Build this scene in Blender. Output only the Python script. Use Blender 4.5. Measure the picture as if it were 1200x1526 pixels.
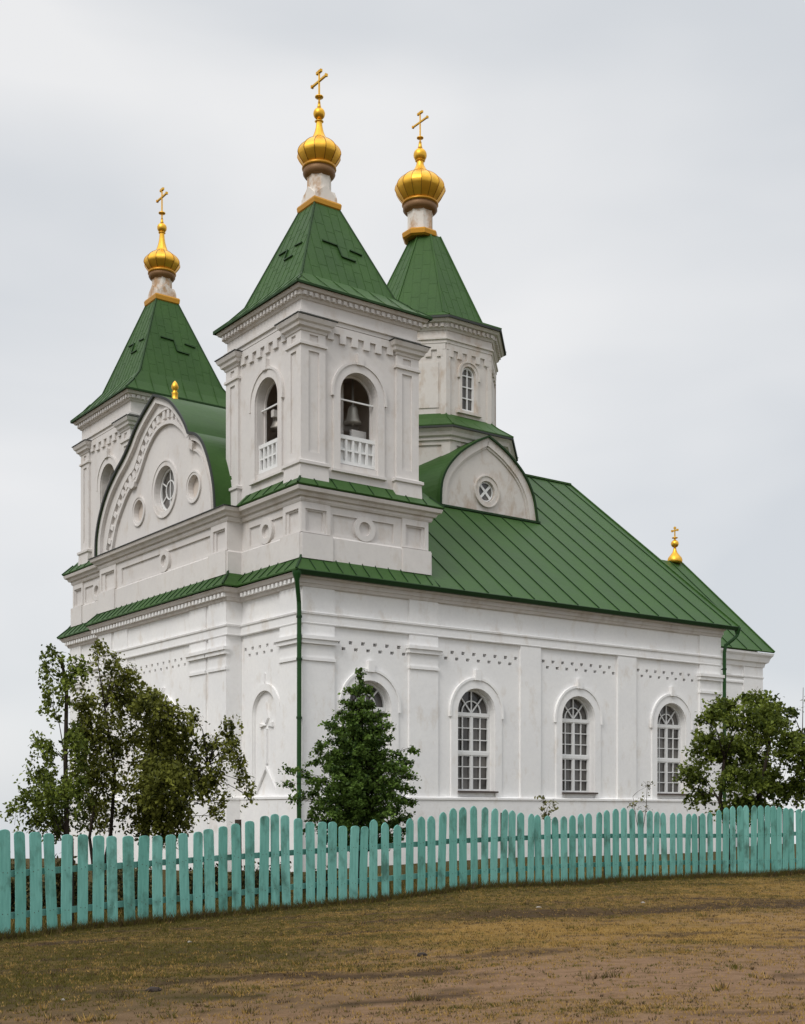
import bpy, bmesh, math, random
import numpy as np
from mathutils import Vector, Matrix, noise
from mathutils.geometry import tessellate_polygon

for o in list(bpy.data.objects): bpy.data.objects.remove(o)
S = bpy.context.scene
C = S.collection
R = math.radians
rnd = random.Random(7)

# ---------------------------------------------------------------- camera
cam = bpy.data.cameras.new("camera")
cam.sensor_fit = 'HORIZONTAL'; cam.sensor_width = 36.0
cam.lens = 57.15
cam.shift_y = 0.3742
cam.clip_start = 0.1; cam.clip_end = 5000
camo = bpy.data.objects.new("camera", cam); C.objects.link(camo)
camo.location = (0, 0, 1.6); camo.rotation_euler = (R(90), 0, 0)
S.camera = camo

# ---------------------------------------------------------------- light
SUN_DIR = Vector((-0.36, -0.62, 0.70)).normalized()      # towards the sun, behind the overcast
sun_el = math.asin(SUN_DIR.z); sun_az = math.atan2(SUN_DIR.x, SUN_DIR.y)
w = bpy.data.worlds.new("World"); S.world = w; w.use_nodes = True
nt = w.node_tree; nt.nodes.clear()
def wn(t, **k):
    n = nt.nodes.new(t)
    for a, b in k.items(): setattr(n, a, b)
    return n
wo = wn('ShaderNodeOutputWorld'); bg = wn('ShaderNodeBackground')
bg.inputs['Strength'].default_value = 0.1
sky = wn('ShaderNodeTexSky', sky_type='NISHITA', sun_disc=False)
sky.sun_elevation = sun_el; sky.sun_rotation = sun_az
tc = wn('ShaderNodeTexCoord'); mp = wn('ShaderNodeMapping')
mp.inputs['Scale'].default_value = (1.0, 1.0, 2.6)
mp.inputs['Location'].default_value = (0.35, 0.1, 0.2)
n1 = wn('ShaderNodeTexNoise'); n1.inputs['Scale'].default_value = 1.9; n1.inputs['Detail'].default_value = 4.5
n1.inputs['Roughness'].default_value = 0.42; n1.inputs['Distortion'].default_value = 0.3
ramp = wn('ShaderNodeValToRGB')
ramp.color_ramp.elements[0].position = 0.38; ramp.color_ramp.elements[0].color = (6.85, 7.12, 7.45, 1)
ramp.color_ramp.elements[1].position = 0.60; ramp.color_ramp.elements[1].color = (8.85, 8.86, 8.9, 1)
# overcast: the layer is thinner, so brighter, towards the zenith
sep = wn('ShaderNodeSeparateXYZ')
zr = wn('ShaderNodeMapRange'); zr.interpolation_type = 'SMOOTHSTEP'
zr.inputs['From Min'].default_value = 0.56; zr.inputs['From Max'].default_value = 0.95
zr.inputs['To Min'].default_value = 1.0; zr.inputs['To Max'].default_value = 2.2
mul = wn('ShaderNodeVectorMath', operation='SCALE')
mix = wn('ShaderNodeMixRGB'); mix.inputs['Fac'].default_value = 0.93
L = nt.links.new
L(tc.outputs['Generated'], mp.inputs['Vector']); L(mp.outputs['Vector'], n1.inputs['Vector'])
L(n1.outputs['Fac'], ramp.inputs['Fac']); L(tc.outputs['Generated'], sep.inputs[0])
L(sep.outputs['Z'], zr.inputs['Value']); L(ramp.outputs['Color'], mul.inputs[0]); L(zr.outputs['Result'], mul.inputs['Scale'])
L(sky.outputs['Color'], mix.inputs['Color1']); L(mul.outputs['Vector'], mix.inputs['Color2'])
L(mix.outputs['Color'], bg.inputs['Color']); L(bg.outputs['Background'], wo.inputs['Surface'])
sl = bpy.data.lights.new("sun", 'SUN'); sl.energy = 1.5; sl.angle = R(22); sl.color = (1.0, 0.965, 0.92)
so = bpy.data.objects.new("sun", sl); C.objects.link(so)
so.rotation_euler = SUN_DIR.to_track_quat('Z', 'Y').to_euler(); so.location = (-20, -20, 40)
S.view_settings.view_transform = 'Standard'; S.view_settings.look = 'None'
S.view_settings.exposure = 0.0; S.view_settings.gamma = 1.0
try: S.view_settings.use_curve_mapping = False
except Exception: pass

# ---------------------------------------------------------------- materials
def mat(name, col, rough=0.8, metal=0.0, spec=0.5):
    m = bpy.data.materials.new(name); m.use_nodes = True
    b = m.node_tree.nodes['Principled BSDF']
    b.inputs['Base Color'].default_value = (*col, 1); b.inputs['Roughness'].default_value = rough
    b.inputs['Metallic'].default_value = metal; b.inputs['Specular IOR Level'].default_value = spec
    return m, m.node_tree, b
def node(t, ty, **k):
    n = t.nodes.new(ty)
    for a, v in k.items():
        if a in n.inputs: n.inputs[a].default_value = v
        else: setattr(n, a, v)
    return n
def noisy(t, scale, detail=4, rough=0.55, vscale=(1, 1, 1), coord='Object'):
    tc = node(t, 'ShaderNodeTexCoord'); mp = node(t, 'ShaderNodeMapping'); mp.inputs['Scale'].default_value = vscale
    n = node(t, 'ShaderNodeTexNoise'); n.inputs['Scale'].default_value = scale
    n.inputs['Detail'].default_value = detail; n.inputs['Roughness'].default_value = rough
    t.links.new(tc.outputs[coord], mp.inputs['Vector']); t.links.new(mp.outputs['Vector'], n.inputs['Vector'])
    return n
def ramp2(t, src, p0, c0, p1, c1):
    r = node(t, 'ShaderNodeValToRGB')
    e = r.color_ramp.elements
    e[0].position = p0; e[0].color = (*c0, 1); e[1].position = p1; e[1].color = (*c1, 1)
    t.links.new(src, r.inputs['Fac']); return r
def bump(t, b, src, strength, dist):
    n = node(t, 'ShaderNodeBump'); n.inputs['Strength'].default_value = strength; n.inputs['Distance'].default_value = dist
    t.links.new(src, n.inputs['Height']); t.links.new(n.outputs['Normal'], b.inputs['Normal']); return n
def mixc(t, fac, a, bcol, blend='MIX'):
    n = node(t, 'ShaderNodeMixRGB'); n.blend_type = blend
    if isinstance(fac, float): n.inputs['Fac'].default_value = fac
    else: t.links.new(fac, n.inputs['Fac'])
    for s, v in (('Color1', a), ('Color2', bcol)):
        if isinstance(v, tuple): n.inputs[s].default_value = (*v, 1)
        else: t.links.new(v, n.inputs[s])
    return n

def plaster(name, base, stain, lo, hi, streak=0.25):
    m, t, b = mat(name, base, 0.92, 0, 0.2)
    big = noisy(t, 0.7, 5, 0.6); fine = noisy(t, 9, 5, 0.6)
    st = noisy(t, 1.6, 6, 0.65, (1.3, 1.3, 0.75))
    r1 = ramp2(t, st.outputs['Fac'], lo, (0, 0, 0), hi, (1, 1, 1))
    c1 = mixc(t, r1.outputs['Color'], base, stain)
    r2 = ramp2(t, big.outputs['Fac'], 0.3, (0.95, 0.95, 0.955), 0.7, (1.03, 1.025, 1.015))
    c2 = mixc(t, 1.0, c1.outputs['Color'], r2.outputs['Color'], 'MULTIPLY')
    r3 = ramp2(t, fine.outputs['Fac'], 0.3, (0.97, 0.97, 0.97), 0.7, (1.02, 1.02, 1.02))
    c3 = mixc(t, 1.0, c2.outputs['Color'], r3.outputs['Color'], 'MULTIPLY')
    t.links.new(c3.outputs['Color'], b.inputs['Base Color'])
    bn = noisy(t, 5, 6, 0.6)
    bump(t, b, bn.outputs['Fac'], 0.18, 0.03)
    return m
M = {}
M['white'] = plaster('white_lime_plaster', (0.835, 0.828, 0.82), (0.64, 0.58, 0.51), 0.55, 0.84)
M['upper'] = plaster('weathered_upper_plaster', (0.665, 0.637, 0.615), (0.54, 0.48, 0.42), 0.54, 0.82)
M['drum'] = plaster('stained_drum_plaster', (0.635, 0.598, 0.56), (0.47, 0.38, 0.30), 0.49, 0.72)
M['corn'] = plaster('cornice_plaster', (0.64, 0.605, 0.575), (0.48, 0.42, 0.36), 0.5, 0.80)
M['stone'] = plaster('peeling_cream_stucco', (0.74, 0.69, 0.63), (0.50, 0.33, 0.20), 0.47, 0.60)
def roof_mat(name, col, rough=0.5):
    m, t, b = mat(name, col, rough, 0.0, 0.18)
    n = noisy(t, 0.9, 5, 0.6); f = noisy(t, 14, 4, 0.6)
    r = ramp2(t, n.outputs['Fac'], 0.32, (0.80, 0.85, 0.80), 0.70, (1.16, 1.12, 1.18))
    c = mixc(t, 1.0, col, r.outputs['Color'], 'MULTIPLY')
    r2 = ramp2(t, f.outputs['Fac'], 0.3, (0.92, 0.92, 0.92), 0.7, (1.06, 1.06, 1.06))
    c2 = mixc(t, 1.0, c.outputs['Color'], r2.outputs['Color'], 'MULTIPLY')
    t.links.new(c2.outputs['Color'], b.inputs['Base Color'])
    rr = node(t, 'ShaderNodeMapRange'); rr.inputs['To Min'].default_value = rough - 0.1; rr.inputs['To Max'].default_value = rough + 0.12
    t.links.new(n.outputs['Fac'], rr.inputs['Value']); t.links.new(rr.outputs['Result'], b.inputs['Roughness'])
    bn = noisy(t, 2.2, 3, 0.5); bump(t, b, bn.outputs['Fac'], 0.25, 0.05)
    return m
M['roof'] = roof_mat('green_painted_sheet_metal', (0.038, 0.092, 0.020), 0.50)
M['seam'] = roof_mat('dark_green_seam', (0.015, 0.042, 0.013), 0.55)  # grimy seam green, darkened further to paint in the shade beside the ribs
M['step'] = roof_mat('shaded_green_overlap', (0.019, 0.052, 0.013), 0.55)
M['pipe'] = roof_mat('green_pipe_paint', (0.018, 0.062, 0.016), 0.4)
M['edge'] = mat('dark_flashing', (0.022, 0.026, 0.022), 0.6)[0]
M['gold'], gt, gb = mat('gilded_metal', (0.82, 0.45, 0.05), 0.42, 0.9)
gn = noisy(gt, 3, 4, 0.6)
gr_ = ramp2(gt, gn.outputs['Fac'], 0.3, (0.76, 0.41, 0.04), 0.7, (0.88, 0.51, 0.07))
gt.links.new(gr_.outputs['Color'], gb.inputs['Base Color'])
bump(gt, gb, noisy(gt, 2.5, 2, 0.5).outputs['Fac'], 0.2, 0.06)
M['goldseam'] = mat('dull_gold_seam', (0.30, 0.14, 0.02), 0.45, 0.8)[0]
M['goldp'] = mat('ochre_gilded_trim', (0.52, 0.25, 0.025), 0.42, 0.6)[0]
M['brown'] = mat('bronze_brown_collar', (0.22, 0.115, 0.045), 0.55, 0.3)[0]
M['frame'] = mat('white_window_paint', (0.74, 0.74, 0.73), 0.55)[0]
M['sill'] = mat('rusty_tin_sill', (0.07, 0.05, 0.042), 0.7)[0]
M['glass'], t_, b_ = mat('window_glass', (0.045, 0.042, 0.038), 0.08, 0.0, 0.55)
gno = noisy(t_, 1.3, 3, 0.5)
t_.links.new(ramp2(t_, gno.outputs['Fac'], 0.35, (0.025, 0.023, 0.021), 0.65, (0.135, 0.125, 0.115)).outputs['Color'], b_.inputs['Base Color'])
bump(t_, b_, noisy(t_, 1.7, 2, 0.5).outputs['Fac'], 0.12, 0.05)
M['dark'] = mat('dark_brick_interior', (0.60, 0.53, 0.47), 0.95, 0, 0.1)[0]
M['bell'] = mat('patinated_bell_bronze', (0.42, 0.40, 0.36), 0.45, 0.5)[0]
M['wood'] = mat('old_interior_timber', (0.74, 0.72, 0.69), 0.9, 0, 0.1)[0]

# ---------------------------------------------------------------- mesh builder
class MB:
    def __init__(s): s.v = []; s.f = []; s.m = []; s.sm = []; s.mi = 0; s.smooth = False
    def add(s, vs, fs):
        o = len(s.v); s.v += [tuple(p) for p in vs]
        for f in fs: s.f.append(tuple(i + o for i in f)); s.m.append(s.mi); s.sm.append(s.smooth)
    def hexa(s, p):   # 8 points: bottom ring 0-3, top ring 4-7
        s.add(p, [(0, 3, 2, 1), (4, 5, 6, 7), (0, 1, 5, 4), (1, 2, 6, 5), (2, 3, 7, 6), (3, 0, 4, 7)])
    def box(s, a0, a1, b0, b1, c0, c1):
        s.hexa([(a0, b0, c0), (a1, b0, c0), (a1, b1, c0), (a0, b1, c0), (a0, b0, c1), (a1, b0, c1), (a1, b1, c1), (a0, b1, c1)])
    def fbox(s, F, s0, s1, z0, z1, d0, d1):
        s.hexa([F(s0, z0, d0), F(s1, z0, d0), F(s1, z0, d1), F(s0, z0, d1), F(s0, z1, d0), F(s1, z1, d0), F(s1, z1, d1), F(s0, z1, d1)])
    def bar(s, p, q, w, h, up=(0, 0, 1)):
        p = Vector(p); q = Vector(q); d = (q - p)
        if d.length < 1e-6: return
        d.normalize(); up = Vector(up); x = d.cross(up)
        if x.length < 1e-4: x = d.cross(Vector((1, 0, 0)))
        x.normalize(); y = x.cross(d).normalized(); x *= w / 2; y *= h / 2
        s.hexa([p - x - y, p + x - y, p + x + y, p - x + y, q - x - y, q + x - y, q + x + y, q - x + y])
    def tube(s, pts, rad, n=8):
        pts = [Vector(p) for p in pts]; k = len(pts)
        if not hasattr(rad, '__len__'): rad = [rad] * k
        vs = []; fs = []; ref = None
        for i, p in enumerate(pts):
            d = (pts[min(i + 1, k - 1)] - pts[max(i - 1, 0)]).normalized()
            if ref is None: ref = d.orthogonal().normalized()
            x = (ref - d * ref.dot(d)); x = x.normalized() if x.length > 1e-4 else d.orthogonal().normalized(); ref = x
            y = d.cross(x)
            for j in range(n):
                a = 2 * math.pi * j / n; vs.append(p + (x * math.cos(a) + y * math.sin(a)) * rad[i])
        for i in range(k - 1):
            for j in range(n):
                fs.append((i * n + j, i * n + (j + 1) % n, (i + 1) * n + (j + 1) % n, (i + 1) * n + j))
        fs.append(tuple(range(n - 1, -1, -1))); fs.append(tuple((k - 1) * n + j for j in range(n)))
        s.add(vs, fs)
    def fprism(s, F, poly, d0, d1):
        n = len(poly)
        vs = [F(a, z, d0) for a, z in poly] + [F(a, z, d1) for a, z in poly]
        tris = tessellate_polygon([[Vector((a, z, 0)) for a, z in poly]])
        fs = [tuple(t) for t in tris] + [tuple(i + n for i in reversed(t)) for t in tris]
        fs += [(i, (i + 1) % n, n + (i + 1) % n, n + i) for i in range(n)]
        s.add(vs, fs)
    def strip(s, F, outer, inner, d0, d1, closed=False):   # band between two matching outlines
        n = len(outer); vs = []
        for (a, b), (c, e) in zip(outer, inner): vs += [F(a, b, d0), F(c, e, d0), F(c, e, d1), F(a, b, d1)]
        fs = []
        for i in range(n if closed else n - 1):
            j = (i + 1) % n
            for q in range(4): fs.append((i * 4 + q, i * 4 + (q + 1) % 4, j * 4 + (q + 1) % 4, j * 4 + q))
        if not closed: fs += [(0, 1, 2, 3), tuple((n - 1) * 4 + q for q in (3, 2, 1, 0))]
        s.add(vs, fs)
    def fwall(s, F, outer, holes, d, depths, backs=True):
        """flat wall at distance d with holes cut in it; each hole has reveals and, if backs, a bottom"""
        loops = [outer] + holes; flat = [p for l in loops for p in l]
        tris = tessellate_polygon([[Vector((a, z, 0)) for a, z in l] for l in loops])
        s.add([F(a, z, d) for a, z in flat], [tuple(t) for t in tris])
        if not hasattr(depths, '__len__'): depths = [depths] * len(holes)
        if not hasattr(backs, '__len__'): backs = [backs] * len(holes)
        for h, dp, bk in zip(holes, depths, backs):
            n = len(h); s.add([F(a, z, d) for a, z in h] + [F(a, z, d - dp) for a, z in h], [(i, (i + 1) % n, n + (i + 1) % n, n + i) for i in range(n)])
            if bk:
                tr = tessellate_polygon([[Vector((a, z, 0)) for a, z in h]])
                s.add([F(a, z, d - dp) for a, z in h], [tuple(t) for t in tr])
    def sweep(s, path, prof, closed=False):
        """profile (d outward, z) swept along a path in plan with mitred corners; outward = left of travel"""
        n = len(path); k = len(prof); rings = []
        for i in range(n):
            p = Vector(path[i])
            ds = []
            if closed or i > 0: ds.append((p - Vector(path[i - 1])).normalized())
            if closed or i < n - 1: ds.append((Vector(path[(i + 1) % n]) - p).normalized())
            ns = [Vector((-d.y, d.x)) for d in ds]
            if len(ns) == 2:
                m = ns[0] + ns[1]; m = m / max(0.05, (1 + ns[0].dot(ns[1])))
            else: m = ns[0]
            rings.append([(p.x + m.x * d, p.y + m.y * d, z) for d, z in prof])
        vs = [q for r in rings for q in r]; fs = []
        for i in range(n if closed else n - 1):
            j = (i + 1) % n
            for q in range(k): fs.append((i * k + q, i * k + (q + 1) % k, j * k + (q + 1) % k, j * k + q))
        if not closed: fs += [tuple(range(k)), tuple((n - 1) * k + q for q in range(k - 1, -1, -1))]
        s.add(vs, fs)
    def lathe(s, c, prof, n, gore=False, rot=0.0):
        cx, cy = c
        if gore:
            for j in range(n):
                a0 = rot + 2 * math.pi * j / n; a1 = rot + 2 * math.pi * (j + 1) / n; vs = []; fs = []
                for r, z in prof: vs += [(cx + r * math.cos(a0), cy + r * math.sin(a0), z), (cx + r * math.cos(a1), cy + r * math.sin(a1), z)]
                for i in range(len(prof) - 1): fs.append((2 * i, 2 * i + 1, 2 * i + 3, 2 * i + 2))
                s.add(vs, fs)
            return
        vs = []; fs = []
        for r, z in prof:
            for j in range(n):
                a = rot + 2 * math.pi * j / n; vs.append((cx + r * math.cos(a), cy + r * math.sin(a), z))
        for i in range(len(prof) - 1):
            for j in range(n): fs.append((i * n + j, i * n + (j + 1) % n, (i + 1) * n + (j + 1) % n, (i + 1) * n + j))
        fs.append(tuple(range(n - 1, -1, -1))); fs.append(tuple((len(prof) - 1) * n + j for j in range(n)))
        s.add(vs, fs)
    def merge(s, o, mi):      # take over another builder's faces, with this material slot
        k = len(s.v); s.v += o.v; s.f += [tuple(i + k for i in f) for f in o.f]; s.m += [mi] * len(o.f); s.sm += o.sm; return s
    def pieces(s):
        """the loose pieces standing well apart, each as a builder of its own"""
        n = len(s.v); par = list(range(n))
        def find(a):
            while par[a] != a: par[a] = par[par[a]]; a = par[a]
            return a
        for f in s.f:
            r = find(f[0])
            for q in f[1:]: par[find(q)] = r
        isl = {}
        for i in range(n): isl.setdefault(find(i), []).append(i)
        keys = list(isl); V = np.array(s.v); k = len(keys)
        lo = np.array([V[isl[q]].min(0) for q in keys]); hi = np.array([V[isl[q]].max(0) for q in keys]); sz = (hi - lo).max(1)
        gap = np.maximum(0, np.maximum(lo[:, None] - hi[None], lo[None] - hi[:, None])); gap = np.sqrt((gap ** 2).sum(2))
        near = gap <= np.maximum(.02, .5 * np.maximum(sz[:, None], sz[None]))
        lab = [-1] * k; c = 0
        for i in range(k):
            if lab[i] >= 0: continue
            st = [i]; lab[i] = c
            while st:
                a = st.pop()
                for b in np.nonzero(near[a])[0]:
                    if lab[b] < 0: lab[b] = c; st.append(int(b))
            c += 1
        of = {q: lab[i] for i, q in enumerate(keys)}; out = [MB() for _ in range(c)]; mp = {}
        for f, m_, sm_ in zip(s.f, s.m, s.sm):
            o = out[of[find(f[0])]]; g = []
            for q in f:
                if q not in mp: mp[q] = len(o.v); o.v.append(s.v[q])
                g.append(mp[q])
            o.f.append(tuple(g)); o.m.append(m_); o.sm.append(sm_)
        return out
    def build(s, name, mats, parent=None, zoff=0.0, fix=True):
        me = bpy.data.meshes.new(name)
        vs = [(x, y, z + zoff) for x, y, z in s.v]
        me.from_pydata(vs, [], s.f)
        if not isinstance(mats, (list, tuple)): mats = [mats]
        for m in mats: me.materials.append(m)
        me.polygons.foreach_set('material_index', [min(i, len(mats) - 1) for i in s.m])
        me.polygons.foreach_set('use_smooth', s.sm)
        me.update()
        if fix:
            bm = bmesh.new(); bm.from_mesh(me); bmesh.ops.recalc_face_normals(bm, faces=bm.faces); bm.to_mesh(me); bm.free()
        o = bpy.data.objects.new(name, me); C.objects.link(o)
        if parent: o.parent = parent
        return o
def tag(o, label=None, cat=None, group=None, kind=None):
    for k, v in (('label', label), ('category', cat), ('group', group), ('kind', kind)):
        if v: o[k] = v
    return o
def empty(name, loc, rz=0.0):
    o = bpy.data.objects.new(name, None); C.objects.link(o); o.location = loc; o.rotation_euler = (0, 0, rz); o.empty_display_size = 0.3; return o
def frame(o, sd, dd):
    return lambda s, z, d: (o[0] + sd[0] * s + dd[0] * d, o[1] + sd[1] * s + dd[1] * d, z)
def arch(cs, hw, zb, zs, n=20, rise=None):
    rise = rise or hw
    return [(cs - hw, zb), (cs + hw, zb)] + [(cs + hw * math.cos(math.pi * i / n), zs + rise * math.sin(math.pi * i / n)) for i in range(n + 1)]
def circ(cs, cz, r, n=28): return [(cs + r * math.cos(2 * math.pi * i / n), cz + r * math.sin(2 * math.pi * i / n)) for i in range(n)]
def rect(s0, s1, z0, z1): return [(s0, z0), (s1, z0), (s1, z1), (s0, z1)]

PICKETS = [(-6.86,16.45,-0.23,1.64), (-6.68,16.6,-0.21,1.62), (-6.5,16.74,-0.2,1.61), (-6.34,16.88,-0.19,1.6), (-6.17,17.02,-0.18,1.58), (-6.01,17.15,-0.17,1.57), (-5.84,17.29,-0.16,1.56), (-5.66,17.43,-0.14,1.54), (-5.48,17.58,-0.13,1.51), (-5.31,17.72,-0.12,1.47), (-5.13,17.87,-0.1,1.44), (-4.96,18.01,-0.1,1.42), (-4.78,18.16,-0.09,1.39), (-4.59,18.32,-0.08,1.38), (-4.4,18.47,-0.08,1.36), (-4.23,18.61,-0.08,1.35), (-4.02,18.78,-0.07,1.34), (-3.84,18.93,-0.06,1.33), (-3.66,19.07,-0.05,1.32), (-3.49,19.22,-0.03,1.31), (-3.31,19.36,-0.02,1.32), (-3.13,19.51,-0.01,1.33), (-2.97,19.64,0,1.36), (-2.78,19.79,0.01,1.39), (-2.6,19.95,0.02,1.42), (-2.41,20.1,0.03,1.45), (-2.21,20.26,0.04,1.52), (-2.04,20.41,0.05,1.54), (-1.88,20.54,0.06,1.51), (-1.7,20.68,0.07,1.45), (-1.51,20.84,0.08,1.38), (-1.34,20.98,0.09,1.37), (-1.17,21.12,0.1,1.36), (-1,21.25,0.1,1.29), (-0.82,21.4,0.11,1.28), (-0.66,21.54,0.12,1.26), (-0.5,21.67,0.13,1.36), (-0.3,21.83,0.14,1.3), (-0.09,22,0.15,1.25), (0.12,22.17,0.16,1.35), (0.32,22.34,0.17,1.37), (0.5,22.49,0.17,1.38), (0.69,22.64,0.18,1.44), (0.9,22.81,0.19,1.5), (1.09,22.97,0.2,1.51), (1.28,23.13,0.21,1.52), (1.49,23.3,0.22,1.49), (1.67,23.45,0.23,1.46), (1.86,23.6,0.23,1.44), (2.03,23.74,0.24,1.41), (2.22,23.9,0.24,1.37), (2.4,24.04,0.24,1.35), (2.57,24.19,0.24,1.33), (2.75,24.33,0.25,1.3), (2.93,24.48,0.25,1.28), (3.1,24.62,0.25,1.29), (3.28,24.76,0.25,1.31), (3.48,24.93,0.25,1.34), (3.66,25.08,0.24,1.36), (3.87,25.25,0.24,1.38), (4.07,25.41,0.24,1.42), (4.25,25.57,0.24,1.45), (4.46,25.73,0.24,1.47), (4.65,25.89,0.24,1.45), (4.86,26.06,0.23,1.43), (5.05,26.22,0.23,1.42), (5.23,26.37,0.23,1.4), (5.43,26.53,0.23,1.38), (5.63,26.7,0.23,1.38), (5.82,26.85,0.22,1.38), (6.03,27.02,0.22,1.37), (6.22,27.18,0.22,1.37), (6.4,27.32,0.21,1.39), (6.61,27.5,0.21,1.41), (6.82,27.62,0.21,1.46), (7,27.73,0.21,1.51), (7.19,27.83,0.21,1.54), (7.38,27.94,0.21,1.55), (7.53,28.02,0.21,1.56), (7.72,28.13,0.21,1.56), (7.9,28.22,0.22,1.55), (8.07,28.32,0.22,1.55), (8.25,28.41,0.22,1.54), (8.39,28.49,0.22,1.52), (8.55,28.57,0.22,1.5), (8.73,28.67,0.23,1.48), (8.91,28.76,0.23,1.46), (9.07,28.85,0.23,1.44), (9.23,28.93,0.23,1.44), (9.4,29.02,0.24,1.44), (9.56,29.11,0.24,1.44), (9.73,29.19,0.24,1.44), (9.9,29.28,0.24,1.43), (10.06,29.36,0.25,1.43), (10.23,29.45,0.25,1.43)]
SLENDER = (-6.32, 24.00, -0.22), [(-0.23,4.79,0.23,0.16), (-0.4,4.49,0.11,0.28), (-0.33,3.92,0.1,0.57), (0.21,4.49,0.23,0.28), (0,4.24,0.13,0.5), (-0.35,3.04,0.31,0.25), (-0.5,2.5,0.35,0.28), (-0.67,2.1,0.35,0.23), (-0.98,1.87,0.18,0.14), (-0.13,2.16,0.44,0.48), (-0.29,1.66,0.63,0.31), (0.18,3.11,0.2,0.63), (0.15,2.22,0.25,0.5)]
DROOP = (-5.49, 25.50, -0.18), [(-0.6,5.07,0.17,0.16), (-0.4,4.75,0.24,0.23), (-0.07,4.48,0.29,0.24), (-0.33,4.08,0.47,0.44), (0.2,4.08,0.4,0.37), (0.56,3.81,0.46,0.37), (0.96,3.52,0.46,0.37), (-0.74,3.81,0.27,0.4), (-0.54,3.28,0.58,0.51), (0.33,3.15,0.7,0.58), (1.07,3.01,0.51,0.51), (1.31,3.73,0.17,0.19), (0.8,2.34,0.78,0.51), (0.54,1.74,0.74,0.44), (-0.54,2.48,0.56,0.51), (-0.8,1.81,0.47,0.33), (1.34,2.34,0.44,0.37), (1.54,3.15,0.2,0.19), (2.07,3.51,0.25,0.12), (1.87,3.15,0.27,0.17), (2.21,2.74,0.16,0.23), (2.36,2.41,0.09,0.19), (1.81,2.61,0.23,0.19), (1.95,2.07,0.12,0.21), (1.61,2.41,0.2,0.23), (0.8,1.74,0.54,0.51), (0.67,2.61,0.48,0.54), (2.12,3.01,0.11,0.29), (2.41,2.14,0.07,0.19), (1.77,1.74,0.11,0.19)]
SPIRE = (-0.84, 24.50, 0.08), [(0.03,4.23,0.05,0.12), (0.03,3.93,0.15,0.18), (-0.03,3.54,0.31,0.22), (0.17,3.27,0.28,0.17), (-0.19,3.6,0.15,0.13), (-0.06,3.09,0.48,0.23), (-0.41,2.9,0.19,0.14), (0.41,3.15,0.14,0.09), (0,2.64,0.6,0.27), (-0.45,2.77,0.15,0.13), (0.06,2.19,0.87,0.33), (-0.77,2.29,0.31,0.17), (-0.95,2.5,0.1,0.1), (0.71,2.63,0.22,0.17), (0.89,2.88,0.12,0.14), (0.98,3.05,0.06,0.09), (0.9,2.12,0.28,0.14), (1.14,2.19,0.1,0.09), (0.84,2.43,0.21,0.12), (0.06,1.67,1,0.31), (-1.09,1.61,0.22,0.14), (-0.71,1.8,0.39,0.22), (0.81,1.74,0.24,0.14), (-0.45,1.35,0.64,0.19), (0.32,1.35,0.49,0.15)]
ROUND = (8.30, 31.00, 0.20), [(-0.41,4.04,0.46,0.23), (0.16,4.1,0.49,0.21), (-0.98,3.71,0.39,0.23), (-0.16,3.55,0.78,0.44), (0.65,3.87,0.34,0.21), (0.9,3.47,0.39,0.31), (1.16,3.84,0.16,0.15), (-0.81,3.06,0.55,0.47), (0.16,2.9,0.78,0.54), (0.98,2.9,0.47,0.47), (-0.98,2.41,0.47,0.31), (-0.16,2.16,0.7,0.39), (0.65,2.16,0.62,0.39), (-0.81,1.84,0.39,0.21), (0,1.68,0.49,0.23), (1.14,1.92,0.33,0.28), (1.4,2.57,0.23,0.39), (1.33,3.22,0.2,0.21), (1.42,4.26,0.05,0.24), (-0.33,1.4,0.55,0.2), (0.57,1.51,0.65,0.23), (1.38,2,0.26,0.36), (1.66,2.82,0.2,0.36)]
SAPLING = (3.22, 28.50, 0.23), [(-0.1,1.67,0.12,0.12), (0.1,1.61,0.15,0.12), (0,1.43,0.16,0.13), (-0.04,1.22,0.1,0.12)]
TWIGGY = (5.43, 29.00, 0.23), [(0.14,1.99,0.05,0.12), (-0.03,1.7,0.2,0.12), (-0.2,1.57,0.11,0.08), (0.05,1.52,0.14,0.11)]

# ================================================================ THE CHURCH
# local axes: x along the nave side, y along the entrance front, z measured from the camera's eye level in the numbers below
EYE = 1.6
church = empty('church', (-2.7743, 35.0, 0.0), R(36.3133))
tag(church, 'white plastered church with green metal roofs, two square bell towers and gilded onion domes', 'church')
def CB(mb, name, mats, parent=None, fix=True): return mb.build(name, mats, parent or church, EYE, fix)
def CBS(mb, name, mats, parent=None):      # pieces that stand apart become parts of their own
    for q in mb.pieces(): CB(q, name, mats, parent)

FR = frame((0, 0), (1, 0), (0, -1))        # side wall
FL = frame((0, 0), (0, 1), (-1, 0))        # entrance front
RP = 0.46                                   # the entrance bay stands this far forward
FG = frame((-RP, 0), (0, 1), (-1, 0))
NL, NW = 17.4, 16.4                         # nave length, width
BAYS = [(1.05, 3.64), (4.70, 7.94), (8.79, 12.22), (13.09, 16.27)]
WINS = [2.28, 6.2, 10.46, 14.87]
B0, B1 = 3.3, 12.65                         # entrance bay

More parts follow.
